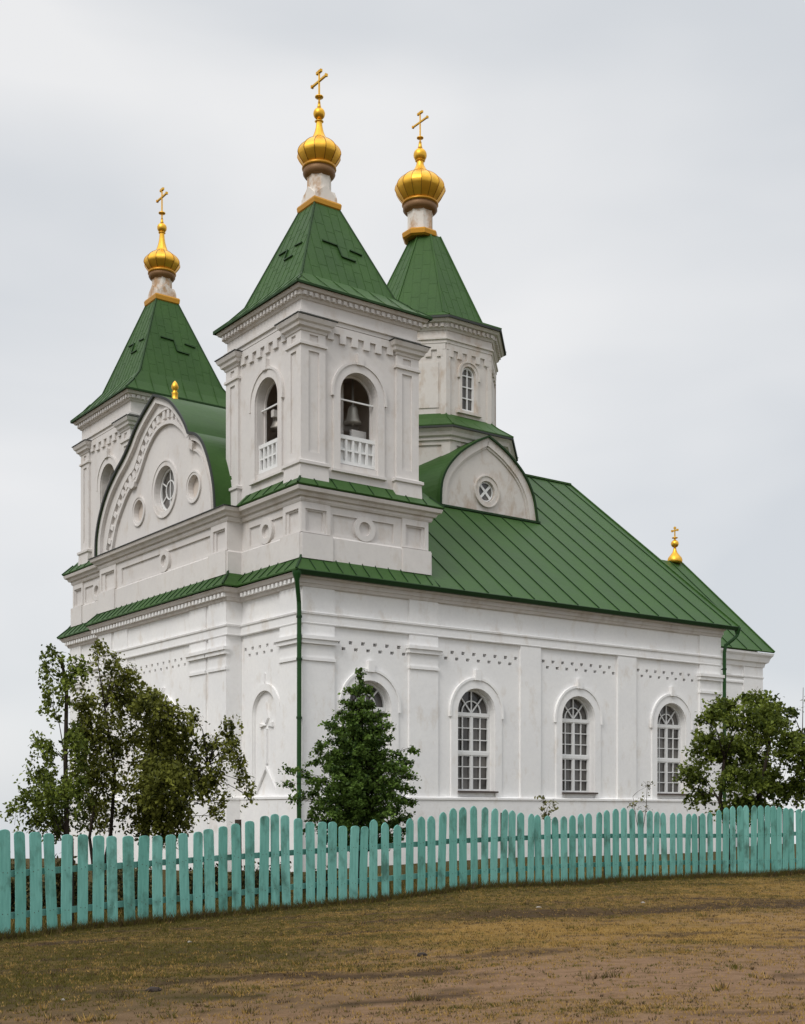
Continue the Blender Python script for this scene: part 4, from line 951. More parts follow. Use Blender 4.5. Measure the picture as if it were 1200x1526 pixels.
# ================================================================ GROUND
def lerp_tab(tab, x):
    if x <= tab[0][0]: return tab[0][1]
    for (a, va), (b, vb) in zip(tab, tab[1:]):
        if x <= b: return va + (vb - va) * (x - a) / (b - a)
    return tab[-1][1]
GT = [(-30, -.4), (-9, -.25), (-5.66, -.14), (-3, 0.0), (0, .125), (1.3, .20), (2.6, .225), (9, .22), (14, .28), (30, .4)]
def ground_z(x, y):
    z = lerp_tab(GT, x)
    r = math.hypot(x + 1, y - 24)
    if r > 34: z -= 0.085 * (r - 34) * min(1, (r - 34) / 12)
    if r < 60: z += 0.05 * (noise.noise(Vector((x * .35, y * .35, 3.1)))) + 0.018 * noise.noise(Vector((x * 1.7, y * 1.7, 8.2)))
    return z
def fence_y(x): return lerp_tab([(p[0], p[1]) for p in PICKETS], x)
def cover(x, y):
    """how the foreground is covered: bare soil, dry yellow grass, dark worn patches"""
    v = Vector((x * .20, y * .62, 1.0))
    n = noise.fractal(v, 0.9, 2.0, 4)
    n2 = noise.fractal(Vector((x * .55, y * 1.5, 7.0)), 0.8, 2.0, 4)
    n3 = noise.fractal(Vector((x * .30, y * .9, 17.0)), 0.9, 2.0, 3)
    fy = fence_y(x); t = (fy - y) / max(4.0, fy - 9.5)              # 0 at the fence, 1 at the front edge
    edge = 0.70 - 0.028 * x
    soil = min(1, max(0, (t - edge + .26 * n + .22 * n2 + .12) / .40))
    dry = min(1, max(0, .36 + .42 * n3 + .38 * n2 + .055 * x + .45 * (t - .5) + .55 * math.exp(-((t - .60 - .01 * x + .10 * n3) / .10) ** 2) * min(1, max(0, (x + .5) / 2.0))))
    n4 = noise.fractal(Vector((x * 1.3, y * 3.2, 27.0)), 0.8, 2.0, 3)
    dk = min(1, max(0, (n2 * .8 + n4 * .55 - .24 + .35 * n3) / .28)) * (0.95 if t > .10 else .5)
    band = math.exp(-((t - .36 - .012 * x + .10 * n) / .07) ** 2) * min(1, max(0, (x + 1.0) / 2.5))   # worn brown strip on the right
    dk = min(1, dk * (1.25 - .5 * min(1, max(0, (x + 2) / 4))) + band)
    grn = min(1, max(0, 1.15 - t / .15 + .9 * n2)) * .95 + max(0, min(1, (-x - .8 + 3 * n) / 2.6)) * max(0, min(1, 1.5 - abs(t - .72) / .26 + .8 * n2)) * .85  # dark green grass; the strip along the fence also paints its contact shadow
    if y > fy: grn, soil, dry, dk = 1.0, 0, .08 + .25 * n2, .35
    return soil, dry, dk, min(1, grn)
def axis(lo, hi, step, far):
    a = list(np.arange(lo, hi + 1e-6, step)); s = step; up = []; x = hi
    while x < far: s *= 1.35; x += s; up.append(x)
    s = step; dn = []; x = lo
    while x > -far: s *= 1.35; x -= s; dn.append(x)
    return dn[::-1] + a + up
gx = axis(-11, 13, .16, 900); gy = axis(6, 32, .16, 900)
gv = [(x, y, ground_z(x, y)) for y in gy for x in gx]
nx = len(gx)
gf = [(j * nx + i, j * nx + i + 1, (j + 1) * nx + i + 1, (j + 1) * nx + i) for j in range(len(gy) - 1) for i in range(nx - 1)]
me = bpy.data.meshes.new('ground'); me.from_pydata(gv, [], gf)
ca = me.color_attributes.new('cover', 'FLOAT_COLOR', 'POINT')
cd = np.zeros((len(gv), 4), np.float32); cd[:, 3] = 1
for i, (x, y, z) in enumerate(gv):
    if -12 < x < 14 and 5 < y < 33:
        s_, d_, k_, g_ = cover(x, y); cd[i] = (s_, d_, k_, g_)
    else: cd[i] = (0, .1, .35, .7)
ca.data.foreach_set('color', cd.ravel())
me.polygons.foreach_set('use_smooth', [True] * len(gf))
gm_, t, b = mat('dry_grass_and_soil', (.12, .09, .05), 0.95, 0, .1)
at_ = node(t, 'ShaderNodeVertexColor', layer_name='cover'); sp_ = node(t, 'ShaderNodeSeparateColor'); t.links.new(at_.outputs['Color'], sp_.inputs[0])
fine = noisy(t, 26, 6, .7, (1, 2.0, 1)); med = noisy(t, 5, 6, .65, (.8, 1.8, 1)); spk = noisy(t, 70, 3, .7)
grass = ramp2(t, fine.outputs['Fac'], .3, (.062, .046, .012), .72, (.150, .104, .027))
dryc = ramp2(t, fine.outputs['Fac'], .3, (.200, .120, .034), .72, (.42, .265, .086))
soilc = ramp2(t, med.outputs['Fac'], .3, (.180, .106, .060), .72, (.365, .232, .140))
darkc = ramp2(t, fine.outputs['Fac'], .3, (.042, .026, .013), .72, (.110, .069, .037))
def wob(sock, amt=.55):
    a = node(t, 'ShaderNodeMath', operation='MULTIPLY_ADD'); t.links.new(med.outputs['Fac'], a.inputs[0]); a.inputs[1].default_value = amt * 2; 
    s = node(t, 'ShaderNodeMath', operation='ADD', use_clamp=True); t.links.new(sock, s.inputs[0])
    a.inputs[2].default_value = -amt; t.links.new(a.outputs[0], s.inputs[1]); return s.outputs[0]
c1 = mixc(t, wob(sp_.outputs[1]), grass.outputs['Color'], dryc.outputs['Color'])
c2 = mixc(t, wob(sp_.outputs[0], .4), c1.outputs['Color'], soilc.outputs['Color'])
c3 = mixc(t, wob(sp_.outputs[2], .3), c2.outputs['Color'], darkc.outputs['Color'])
r_ = ramp2(t, spk.outputs['Fac'], .3, (.72, .72, .72), .7, (1.2, 1.2, 1.2))
grn_ = ramp2(t, fine.outputs['Fac'], .3, (.030, .026, .007), .72, (.088, .070, .018))  # dark grass colour, doubling as painted shade at the fence foot
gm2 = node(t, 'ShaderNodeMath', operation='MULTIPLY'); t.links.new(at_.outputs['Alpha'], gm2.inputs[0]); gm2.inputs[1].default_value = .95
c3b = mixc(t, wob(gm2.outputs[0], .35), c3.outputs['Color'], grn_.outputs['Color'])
c4 = mixc(t, 1.0, c3b.outputs['Color'], r_.outputs['Color'], 'MULTIPLY')
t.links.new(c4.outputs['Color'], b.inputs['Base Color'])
bump(t, b, fine.outputs['Fac'], .9, .04)
me.materials.append(gm_)
go = bpy.data.objects.new('ground', me); C.objects.link(go); tag(go, 'dry grassy ground with worn brown soil in the foreground', 'ground', kind='structure')

# grass blades: nobody could count them
def leaf_mat(name, lo, hi, tr=.25, rough=.6):
    m = bpy.data.materials.new(name); m.use_nodes = True; t = m.node_tree; b = t.nodes['Principled BSDF']
    v = node(t, 'ShaderNodeVertexColor', layer_name='tone'); s = node(t, 'ShaderNodeSeparateColor'); t.links.new(v.outputs['Color'], s.inputs[0])
    r = ramp2(t, s.outputs[0], 0.0, lo, 1.0, hi)
    t.links.new(r.outputs['Color'], b.inputs['Base Color']); b.inputs['Roughness'].default_value = rough; b.inputs['Specular IOR Level'].default_value = .15
    tl = node(t, 'ShaderNodeBsdfTranslucent'); t.links.new(r.outputs['Color'], tl.inputs['Color'])
    mx = node(t, 'ShaderNodeMixShader'); mx.inputs['Fac'].default_value = tr
    o = t.nodes['Material Output']; t.links.new(b.outputs[0], mx.inputs[1]); t.links.new(tl.outputs[0], mx.inputs[2]); t.links.new(mx.outputs[0], o.inputs['Surface'])
    return m
def np_mesh(name, V, F, tone, m, parent=None, mats_idx=None):
    me = bpy.data.meshes.new(name); nv = len(V); nf, k = F.shape
    me.vertices.add(nv); me.vertices.foreach_set('co', np.asarray(V, np.float32).ravel())
    me.loops.add(nf * k); me.loops.foreach_set('vertex_index', np.asarray(F, np.int32).ravel())
    me.polygons.add(nf); me.polygons.foreach_set('loop_start', np.arange(0, nf * k, k, dtype=np.int32)); me.polygons.foreach_set('loop_total', np.full(nf, k, np.int32))
    ca = me.color_attributes.new('tone', 'FLOAT_COLOR', 'POINT'); cd = np.ones((nv, 4), np.float32); cd[:, 0] = tone; ca.data.foreach_set('color', cd.ravel())
    for q in (m if isinstance(m, list) else [m]): me.materials.append(q)
    if mats_idx is not None: me.polygons.foreach_set('material_index', np.asarray(mats_idx, np.int32))
    me.update(calc_edges=True)
    o = bpy.data.objects.new(name, me); C.objects.link(o)
    if parent: o.parent = parent
    return o
M['grass_green'] = leaf_mat('olive_grass_blade', (.072, .066, .014), (.150, .125, .030), .3)
M['grass_dry'] = leaf_mat('straw_grass_blade', (.26, .165, .048), (.47, .305, .098), .3)
M['grass_dark'] = leaf_mat('brown_dead_grass', (.05, .034, .018), (.15, .10, .052), .3)
rg = np.random.default_rng(5)
tuft = []      # x, y, z, height, kind, blades
def scatter(n, x0, x1, y0, y1, cond):
    k = 0
    while k < n:
        # denser towards the camera, where single blades can be made out
        y = y0 + (y1 - y0) * rnd.random() ** 1.3; hw_ = .42 * y; x = rnd.uniform(max(x0, -hw_), min(x1, hw_)); k += 1
        q = cond(x, y)
        if q: tuft.append((x, y, ground_z(x, y)) + q)
def fg(x, y):
    fy = fence_y(x)
    if y > fy - .02: return None
    s, d, k, g = cover(x, y)
    if rnd.random() < s * .80: return None
    if rnd.random() < k * .55: return None
    u = rnd.random(); kind = 0 if u < g * .8 - d * .25 else (2 if rnd.random() < .18 + k * .5 else (1 if rnd.random() < d + .12 else 0))
    near = max(0, 1 - (fy - y) / .7)
    return (.012 + .012 * rnd.random() + .05 * near * rnd.random() + .014 * g * rnd.random(), kind, 6)
scatter(78000, -11, 13, 8.2, 28.5, fg)
def bg_(x, y):
    fy = fence_y(x)
    if y < fy + .12 or y > fy + 7: return None
    near = max(0, 1 - (y - fy) / 2.5)
    return (.10 + .20 * rnd.random() * near + .07 * rnd.random(), 0 if rnd.random() < .72 else 1, 6)
scatter(16000, -9, 11, 17, 34, bg_)
def foot(n):
    for i in range(n):
        x = rnd.uniform(-6.2, 10); y = fence_y(x) - abs(rnd.gauss(0, .12)); tuft.append((x, y, ground_z(x, y), .04 + .13 * rnd.random() ** 2.5, 0 if rnd.random() < .6 else 2, 5))
foot(12000)
for i in range(130):      # taller tufts and weeds standing out of the short grass
    y = rnd.uniform(9.5, 26); x = rnd.uniform(-.36 * y, .36 * y)
    if y < fence_y(x) - .3:
        for k in range(rnd.randint(2, 5)): tuft.append((x + rnd.gauss(0, .05), y + rnd.gauss(0, .05), ground_z(x, y), rnd.uniform(.03, .065), rnd.choice((0, 0, 1, 2)), 9))
T_ = np.array([(a, b, c, h, k, n) for a, b, c, h, k, n in tuft], np.float32)
rep = np.repeat(T_, T_[:, 5].astype(int), axis=0); N = len(rep)
ang = rg.uniform(0, 2 * np.pi, N); sprd = rg.uniform(0.0, .045, N)
bx_, by_ = rep[:, 0] + np.cos(ang) * sprd, rep[:, 1] + np.sin(ang) * sprd
h = rep[:, 3] * rg.uniform(.6, 1.3, N); wdt = .003 + .005 * rg.random(N); lean = h * rg.uniform(.2, 1.1, N)
a2 = rg.uniform(0, 2 * np.pi, N); px, py = np.cos(a2) * wdt, np.sin(a2) * wdt
V = np.zeros((N, 3, 3), np.float32)
V[:, 0] = np.stack([bx_ - px, by_ - py, rep[:, 2] - .006], 1); V[:, 1] = np.stack([bx_ + px, by_ + py, rep[:, 2] - .006], 1)
V[:, 2] = np.stack([bx_ + np.cos(ang) * lean, by_ + np.sin(ang) * lean, rep[:, 2] + h], 1)
gob = np_mesh('grass', V.reshape(-1, 3), np.arange(N * 3).reshape(N, 3), np.repeat(rg.random(N), 3), [M['grass_green'], M['grass_dry'], M['grass_dark']], None, rep[:, 4])
tag(gob, 'short dry grass growing over the slope before and behind the fence', 'grass', kind='stuff')

# ================================================================ PICKET FENCE
def teal(name, k, dirt):
    m, t, b = mat(name, (.1, .38, .31), .62, 0, .3)
    oi = node(t, 'ShaderNodeObjectInfo')
    mpn = node(t, 'ShaderNodeTexCoord'); ad = node(t, 'ShaderNodeVectorMath', operation='ADD')
    cm_ = node(t, 'ShaderNodeCombineXYZ'); ml = node(t, 'ShaderNodeMath', operation='MULTIPLY'); ml.inputs[1].default_value = 53.0
    t.links.new(oi.outputs['Random'], ml.inputs[0]); t.links.new(ml.outputs[0], cm_.inputs[0]); t.links.new(ml.outputs[0], cm_.inputs[2])
    t.links.new(mpn.outputs['Object'], ad.inputs[0]); t.links.new(cm_.outputs[0], ad.inputs[1])
    def nz(scale, vs, det=5):
        mp = node(t, 'ShaderNodeMapping'); mp.inputs['Scale'].default_value = vs; n = node(t, 'ShaderNodeTexNoise'); n.inputs['Scale'].default_value = scale; n.inputs['Detail'].default_value = det; n.inputs['Roughness'].default_value = .62
        t.links.new(ad.outputs[0], mp.inputs['Vector']); t.links.new(mp.outputs['Vector'], n.inputs['Vector']); return n
    tone = ramp2(t, oi.outputs['Random'], 0.0, tuple(c * k for c in (.128, .360, .302)), 1.0, tuple(c * k for c in (.195, .468, .408)))
    g = nz(5, (5, 5, .5)); gr = ramp2(t, g.outputs['Fac'], .3, (.74, .80, .80), .7, (1.12, 1.08, 1.09))
    c1 = mixc(t, 1.0, tone.outputs['Color'], gr.outputs['Color'], 'MULTIPLY')
    s = nz(2.2, (1.4, 1.4, .8)); sr_ = ramp2(t, s.outputs['Fac'], dirt, (0, 0, 0), dirt + .16, (.8, .8, .8))
    c2 = mixc(t, sr_.outputs['Color'], c1.outputs['Color'], (.045, .115, .085))
    p = nz(9, (2, 2, .8)); pr = ramp2(t, p.outputs['Fac'], .70, (0, 0, 0), .76, (.7, .7, .7))
    c3 = mixc(t, pr.outputs['Color'], c2.outputs['Color'], (.13, .12, .10))
    t.links.new(c3.outputs['Color'], b.inputs['Base Color'])
    bump(t, b, g.outputs['Fac'], .35, .012); return m
M['teal'] = teal('turquoise_fence_paint', 1.0, .52); M['rail'] = teal('turquoise_rail_paint', .86, .52)
M['post'] = mat('weathered_post_timber', (.060, .045, .034), .9, 0, .1)[0]
M['nail'] = mat('rusty_nail', (.06, .035, .025), .8)[0]
fence = empty('picket_fence', (PICKETS[0][0], PICKETS[0][1], PICKETS[0][2]))
tag(fence, 'long turquoise painted wooden picket fence running along the grass below the church', 'fence')
FO = Vector(PICKETS[0][:3])
def tangent(i):
    a = Vector(PICKETS[max(i - 2, 0)][:2]); b = Vector(PICKETS[min(i + 2, len(PICKETS) - 1)][:2]); return (b - a).normalized()
for i, (x, y, zb, h) in enumerate(PICKETS):
    t = tangent(i); nn = Vector((t.y, -t.x))          # towards the camera
    w = .082 + rnd.uniform(-.006, .006); th = .024
    if i > 73: w -= .004
    lean = rnd.gauss(0, .012); bow = rnd.gauss(0, .006); tw = rnd.gauss(0, .006)
    zb_ = -.015 + rnd.uniform(-.015, .02)
    sh = .085 + rnd.uniform(-.02, .02) if i > 35 else .06 + rnd.uniform(-.012, .012)
    if i > 35: topp = [(w, h - sh), (w * .86, h - sh * .55), (w * .5, h - sh * .17), (0.004, h + .004), (-w * .5, h - sh * .17), (-w * .86, h - sh * .55), (-w, h - sh)]
    else: topp = [(w, h - sh), (w * .93, h - sh * .5), (w * .62, h - sh * .14), (w * .15, h), (-w * .3, h - .004), (-w * .72, h - sh * .2), (-w * .95, h - sh * .55), (-w, h - sh)]
    prof = [(-w * .97, zb_), (w * .97, zb_ + rnd.uniform(-.012, .012)), (w, h * .35), (w * .985, h * .7)] + topp + [(-w * .985, h * .7), (-w, h * .35)]
    pts = [(a + lean * (z / h - .4) * 2.0 + bow * math.sin(math.pi * z / h), z) for a, z in prof]
    F = lambda s, z, d, t=t, nn=nn, tw=tw, h=h: (s * t.x + nn.x * (d + tw * (z / h) * 2), s * t.y + nn.y * (d + tw * (z / h) * 2), z)
    mb = MB(); mb.fprism(F, pts, 0.0, th)
    mb.mi = 1
    for fr in (.33, .90):      # rusty nail heads where the rails are
        for sx in (-.03, .03): mb.fprism(F, circ(sx + rnd.uniform(-.008, .008) + lean * (fr / h - .4) * 2.0, fr + rnd.uniform(-.02, .02), .0075, 6), th - .002, th + .003)
    o = mb.build('picket', [M['teal'], M['nail']], fence); o.location = Vector((x, y, zb)) - FO
    bv = o.modifiers.new('bevel', 'BEVEL'); bv.width = .004; bv.segments = 1; bv.limit_method = 'ANGLE'
# rails and posts, standing behind the pickets
def rail_line(fr, seg):
    for s in range(0, len(PICKETS) - 1, seg):
        e = min(s + seg, len(PICKETS) - 1)
        mb = MB()
        for j in range(s, e):
            a, b = PICKETS[j], PICKETS[j + 1]
            ta, tb = tangent(j), tangent(j + 1)
            pa = Vector((a[0] - ta.y * .026, a[1] + ta.x * .026, a[2] + fr)) - FO; pb = Vector((b[0] - tb.y * .026, b[1] + tb.x * .026, b[2] + fr)) - FO
            if j == s: p_first = pa
            if j == e - 1: p_last = pb
        k = rnd.uniform(-.015, .015)
        mid_ = (p_first + p_last) / 2
        # follow the line of pickets in short straight lengths
        pts = []
        for j in range(s, e + 1):
            a = PICKETS[j]; ta = tangent(j); pts.append(Vector((a[0] - ta.y * .028, a[1] + ta.x * .028, 0)) - Vector((FO.x, FO.y, 0)))
        zs = [PICKETS[j][2] - FO.z for j in range(s, e + 1)]
        n = len(pts)
        for j, p in enumerate(pts): p.z = zs[0] + (zs[-1] - zs[0]) * j / max(1, n - 1) + fr + k
        vs = []; fs = []
        for j, p in enumerate(pts):
            ta = tangent(s + j); bk = Vector((-ta.y, ta.x, 0)) * .035
            vs += [p + Vector((0, 0, -.045)), p + bk + Vector((0, 0, -.045)), p + bk + Vector((0, 0, .045)), p + Vector((0, 0, .045))]
        for j in range(n - 1):
            for q in range(4): fs.append((j * 4 + q, j * 4 + (q + 1) % 4, (j + 1) * 4 + (q + 1) % 4, (j + 1) * 4 + q))
        fs += [(0, 1, 2, 3), tuple((n - 1) * 4 + q for q in (3, 2, 1, 0))]
        mb.add(vs, fs); mb.build('rail', M['rail'], fence)
rail_line(.90, 14); rail_line(.33, 14)
for j in range(0, len(PICKETS), 12):
    a = PICKETS[j]; t = tangent(j); c = Vector((a[0] + t.x * .11, a[1] + t.y * .11, 0)) + Vector((-t.y, t.x, 0)) * .125 - Vector((FO.x, FO.y, 0))
    zt = a[2] - FO.z; mb = MB(); hh = a[3] - .06 + (.12 if j == 24 else 0)
    mb.tube([(c.x, c.y, zt - .3), (c.x + .01, c.y, zt + .6), (c.x + .005, c.y, zt + hh)], [.06, .055, .052], 9); mb.build('post', M['post'], fence)

# ================================================================ TREES AND SHRUBS
def bark(name, lo, hi):
    m, t, b = mat(name, lo, .95, 0, .1); n = noisy(t, 7, 6, .65, (1, 1, .3)); r = ramp2(t, n.outputs['Fac'], .3, lo, .7, hi)
    t.links.new(r.outputs['Color'], b.inputs['Base Color']); bump(t, b, n.outputs['Fac'], .6, .03); return m
M['bark_dark'] = bark('dark_bark', (.018, .014, .011), (.055, .042, .032))
M['bark_pale'] = bark('grey_bark', (.06, .05, .04), (.20, .18, .15))
M['leaf_olive'] = leaf_mat('olive_leaf', (.030, .036, .006), (.250, .262, .044), .32, .6)
M['leaf_deep'] = leaf_mat('deep_green_leaf', (.016, .038, .006), (.150, .240, .044), .3, .55)
M['leaf_mid'] = leaf_mat('mid_green_leaf', (.028, .044, .006), (.235, .290, .048), .32, .6)
M['leaf_light'] = leaf_mat('pale_yellow_green_leaf', (.075, .075, .022), (.23, .22, .085), .25, .6)
M['leaf_weed'] = leaf_mat('dull_weed_leaf', (.030, .030, .011), (.115, .100, .034), .22, .7)
def leaves(blobs, rng, size, dens, droop, per=9, depth=.9, clump=.30):
    """leaf sprays: every blob of the crown is filled with twigs that carry a row of small leaves"""
    P = []; D = []; TN = []; TW = []
    for bx, bz, rx, rz, by in blobs:
        ry = depth * (rx * .55 + rz * .45)
        n = max(4, int(7.0 * dens * rx * rz / (size * size * per)))
        for _ in range(n):
            v = rng.normal(size=3); v /= np.linalg.norm(v); r = rng.random() ** .42
            c = np.array([bx + v[0] * rx * r, by + v[1] * ry * r, bz + v[2] * rz * r])
            d = np.array([v[0], v[1], v[2] * .5]) * .8 + rng.normal(size=3) * .45; d[2] += droop; d /= np.linalg.norm(d)
            L_ = clump * (.6 + .8 * rng.random()); tone = np.clip(rng.normal(.45, .24), 0, 1)
            TW.append((c - d * L_ * .5, c + d * L_ * .5))
            for k in range(per):
                s = (k + rng.random()) / per - .5
                p = c + d * L_ * s + rng.normal(size=3) * L_ * .15; p[2] -= .25 * L_ * (s + .5) ** 2
                P.append(p); D.append(d * .55 + rng.normal(size=3) * .6 + np.array([0, 0, -.15])); TN.append(np.clip(tone + rng.normal() * .13, 0, 1))
    P = np.array(P); D = np.array(D); TN = np.array(TN); N = len(P)
    D /= np.linalg.norm(D, axis=1)[:, None]
    up = rng.normal(size=(N, 3)) * .75 + np.array([0, 0, 1.0]); S_ = np.cross(D, up); S_ /= np.linalg.norm(S_, axis=1)[:, None] + 1e-9
    nrm = np.cross(S_, D)
    sz = size * rng.uniform(.6, 1.3, N)[:, None]
    V = np.zeros((N, 4, 3), np.float32)
    V[:, 0] = P - D * sz * .5; V[:, 2] = P + D * sz * .55
    V[:, 1] = P + S_ * sz * .36 + nrm * sz * .10; V[:, 3] = P - S_ * sz * .36 + nrm * sz * .10
    return V.reshape(-1, 3), np.arange(N * 4).reshape(N, 4), np.repeat(TN, 4), TW
def tree(name, spec, label, cat, seed, leafm, barkm, trunks, size=.085, dens=7.0, droop=-.2, spread=.55, limb_r=.022, group=None, twigs=.10, per=20, clump=.30, limbs=True):
    loc, bl = spec; rng = np.random.default_rng(seed)
    root = empty(name, loc); tag(root, label, cat, group)
    blobs = [q if len(q) == 5 else q + (float(rng.normal() * spread * min(1, .35 + q[2])),) for q in bl]
    V, F, T, TW = leaves(blobs, rng, size, dens, droop, per, .9, clump)
    mb = MB(); mb.smooth = True
    for pts, r0, r1 in trunks:
        n = len(pts); mb.tube(pts, [r0 + (r1 - r0) * i / (n - 1) for i in range(n)], 8)
    allp = [(Vector(p), i / (len(pts) - 1)) for pts, _, _ in trunks for i, p in enumerate(pts)]
    if limbs:
        for bx, bz, rx, rz, by in blobs:
            tip = Vector((bx, by, bz)); best = min(allp, key=lambda q: (q[0] - tip).length + max(0, q[0].z - tip.z + .15) * 2.0)[0]
            L_ = (tip - best).length
            if L_ < .1: continue
            m1 = best.lerp(tip, .5) + Vector((0, 0, .10 * L_ - droop * .15 * L_)) + Vector((rng.normal() * .05, rng.normal() * .05, 0))
            mb.tube([best, best.lerp(m1, .5) + Vector((0, 0, .02)), m1, tip], [limb_r, limb_r * .75, limb_r * .5, limb_r * .22], 5)
            for _ in range(3):
                e = tip + Vector((rng.normal() * rx * .6, rng.normal() * rx * .5, rng.normal() * rz * .6)); mb.tube([m1.lerp(tip, .6), (m1.lerp(tip, .6) + e) / 2 + Vector((0, 0, .03)), e], [limb_r * .3, limb_r * .2, limb_r * .1], 4)
    for a, b in TW:
        if rng.random() < twigs: mb.tube([a, b], [.005, .0025], 3)
    mb.build('trunk', barkm, root, fix=False)
    np_mesh('crown', V, F, T, leafm, root)
    return root
tree('slender_tree', SLENDER, 'slender tree with a straight dark stem and hanging leaf strands, at the far left', 'tree', 11, M['leaf_mid'], M['bark_dark'],
     [([(0, 0, -.2), (.02, 0, 1.2), (-.01, 0, 2.8), (.01, .02, 4.3), (-.12, 0, 4.75)], .058, .025)], .080, 4.6, -.6, .26, .014, clump=.30)
tree('drooping_tree', DROOP, 'large many-stemmed tree with drooping leafy branches before the entrance front', 'tree', 12, M['leaf_olive'], M['bark_dark'],
     [([(.2, .1, -.2), (.30, .1, 1.0), (.45, .05, 2.2), (.5, 0, 3.1)], .12, .04), ([(-.38, 0, -.2), (-.48, 0, .6), (-.33, 0, 1.4), (-.25, 0, 2.6), (-.45, 0, 3.9)], .055, .02),
      ([(-.62, .1, -.2), (-.70, .1, .7), (-.78, .1, 1.3), (-.62, .1, 2.3)], .05, .02), ([(.45, .3, -.2), (.6, .3, 1.1), (1.0, .2, 2.3), (1.6, .1, 2.75)], .07, .02)], .080, 5.6, -.7, .50, .018, clump=.30)
SP_R = [(1.0, .80), (1.35, .98), (1.67, 1.06), (2.19, 1.08), (2.57, .82), (2.96, .56), (3.47, .36), (3.92, .17), (4.28, .04)]
rs = random.Random(4); tiers = []
for k in range(12):      # tiers of branches, each rising a little towards its tip
    z = 1.0 + k * .265; r_ = lerp_tab(SP_R, z) * 1.24; nb = max(3, int(3.4 + r_ * 4.6)); off_ = rs.random() * 6.28
    for j in range(nb):
        a_ = off_ + 2 * math.pi * j / nb + rs.gauss(0, .12); rr_ = r_ * rs.uniform(.66, 1.16)
        for q in (.30, .62, .90):
            if q * rr_ < .1 and q < .9: continue
            s_ = max(.08, .23 * (1.15 - q * .55) * min(1, .35 + r_)); tiers.append((math.cos(a_) * rr_ * q, z - .08 + .30 * rr_ * q * q, s_, s_ * .46, math.sin(a_) * rr_ * q))
for z in (4.0, 4.12, 4.25): tiers.append((.02, z, .05, .07, 0.0))
tree('young_tree', (SPIRE[0], tiers), 'dark green cone-shaped young tree with tiered branches in front of the side wall', 'tree', 13, M['leaf_deep'], M['bark_dark'],
     [([(0, 0, -.2), (.01, 0, .6), (.01, 0, 1.0), (0, .01, 1.4), (0, .02, 1.8), (0, .02, 2.3), (.01, .01, 2.8), (.02, 0, 3.4), (.03, 0, 4.25)], .075, .010)], .066, 7.0, .10, .40, .011, clump=.18, per=16)
tree('bushy_tree', ROUND, 'round bushy green tree beside the right end of the church', 'tree', 14, M['leaf_mid'], M['bark_dark'],
     [([(-.3, 0, -.2), (-.4, 0, .9), (-.6, 0, 1.7), (-.5, 0, 2.7)], .09, .03), ([(.35, .1, -.2), (.45, .1, 1.0), (.35, 0, 1.9), (.6, 0, 3.0)], .11, .03), ([(1.38, 0, 2.0), (1.40, 0, 3.2), (1.42, 0, 4.45)], .018, .006)], .096, 8.5, -.05, .60, .020, clump=.30)
tree('sapling', SAPLING, 'small pale yellow-green sapling rising behind the fence below the church windows', 'sapling', 15, M['leaf_light'], M['bark_pale'],
     [([(0, 0, -.1), (.02, 0, .6), (-.02, 0, 1.3)], .018, .008)], 0.085, 1.4, .1, .12, .008, per=6, clump=.2)
tree('twiggy_sapling', TWIGGY, 'thin sparse twiggy sapling behind the fence under the rightmost window', 'sapling', 16, M['leaf_light'], M['bark_pale'],
     [([(0, 0, -.1), (0, 0, .8), (.10, 0, 1.5), (.13, 0, 2.1)], .014, .005), ([(0, 0, .6), (-.12, 0, 1.2), (-.2, 0, 1.75)], .01, .004)], 0.06, 0.5, .2, .12, .006, twigs=.9, per=5, clump=.22)
WEEDS = [(-6.7, 21.2, .95, .9), (-5.6, 21.0, 1.05, .8), (-4.5, 20.9, .85, .75), (-3.4, 21.6, .8, .7), (-2.4, 22.2, .7, .7), (-1.5, 22.6, .55, .55)]
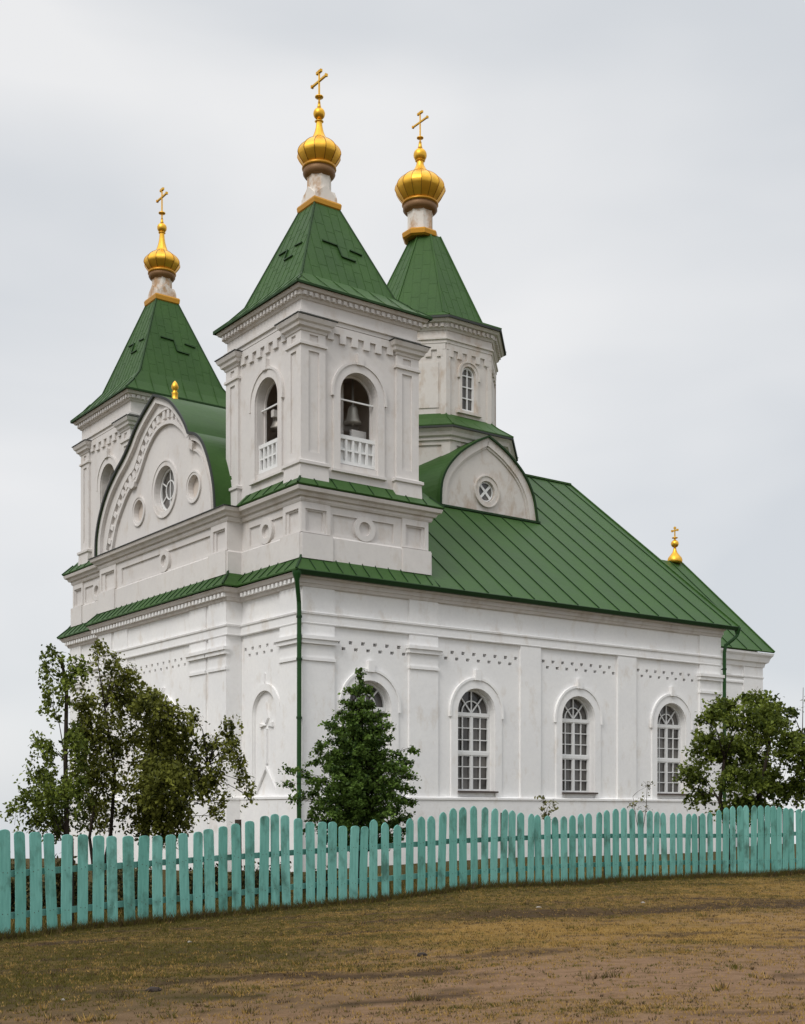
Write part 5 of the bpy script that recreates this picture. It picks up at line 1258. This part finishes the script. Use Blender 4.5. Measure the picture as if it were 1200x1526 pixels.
WL = ['olive weedy shrub behind the fence at its far left end', 'tall olive shrub behind the fence under the slender tree', 'dull green shrub behind the fence at the foot of the drooping tree',
      'low olive shrub behind the fence just right of the drooping tree', 'low weedy shrub behind the fence before the church corner', 'lowest small shrub behind the fence, beside the cone-shaped tree']
for i, (x, y, h_, w_) in enumerate(WEEDS):
    bl = [(rnd.uniform(-.5, .5) * w_, h_ * rnd.uniform(.25, .85), w_ * .42, h_ * .24) for _ in range(7)] + [(0, h_ * .3, w_ * .7, h_ * .28)]
    tree('shrub', ((x, y, ground_z(x, y)), bl), WL[i], 'shrub', 30 + i, M['leaf_weed'], M['bark_dark'],
         [([(0, 0, -.1), (.03, 0, h_ * .3), (-.1, 0, h_ * .75)], .02, .006), ([(.02, 0, -.1), (.2, .05, h_ * .5), (.3, 0, h_ * .8)], .016, .006)], .07, 3.4, .25, .25, .008, twigs=.2, per=7, clump=.25, group='weedy shrubs behind the fence')

# ================================================================ STONES
def stone(x, y, r, col, label, seed):
    rr = random.Random(seed); bm = bmesh.new(); bmesh.ops.create_icosphere(bm, subdivisions=2, radius=r)
    for v in bm.verts:
        k = 1 + .35 * noise.noise(v.co * (1.6 / r) + Vector((seed, 0, 0))); v.co = Vector((v.co.x * 1.25 * k, v.co.y * k, v.co.z * .6 * k))
    me = bpy.data.meshes.new('stone'); bm.to_mesh(me); bm.free(); me.materials.append(col); o = bpy.data.objects.new('stone', me); C.objects.link(o)
    o.location = (x, y, ground_z(x, y) + r * .25); tag(o, label, 'stone', 'stones lying in the grass')
M['pale_stone'] = mat('pale_stone', (.30, .27, .235), .9)[0]; M['dark_stone'] = mat('earthy_clod', (.030, .020, .014), .95)[0]
stone(3.65, 19.4, .03, M['pale_stone'], 'pale pebble on the worn brown strip nearest the right edge', 1)
stone(1.98, 18.6, .03, M['pale_stone'], 'pale pebble on the worn brown strip below the pale sapling', 2)
stone(-2.9, 10.9, .018, M['pale_stone'], 'small whitish pebble in the green grass at lower left', 3)
stone(-2.6, 15.6, .022, M['pale_stone'], 'pale pebble in the grass left of centre', 4)
stone(-2.18, 11.2, .05, M['dark_stone'], 'dark lump of earth on the bare soil at lower left', 5)
stone(.20, 13.1, .045, M['dark_stone'], 'dark clod in the yellow grass near the middle', 6)
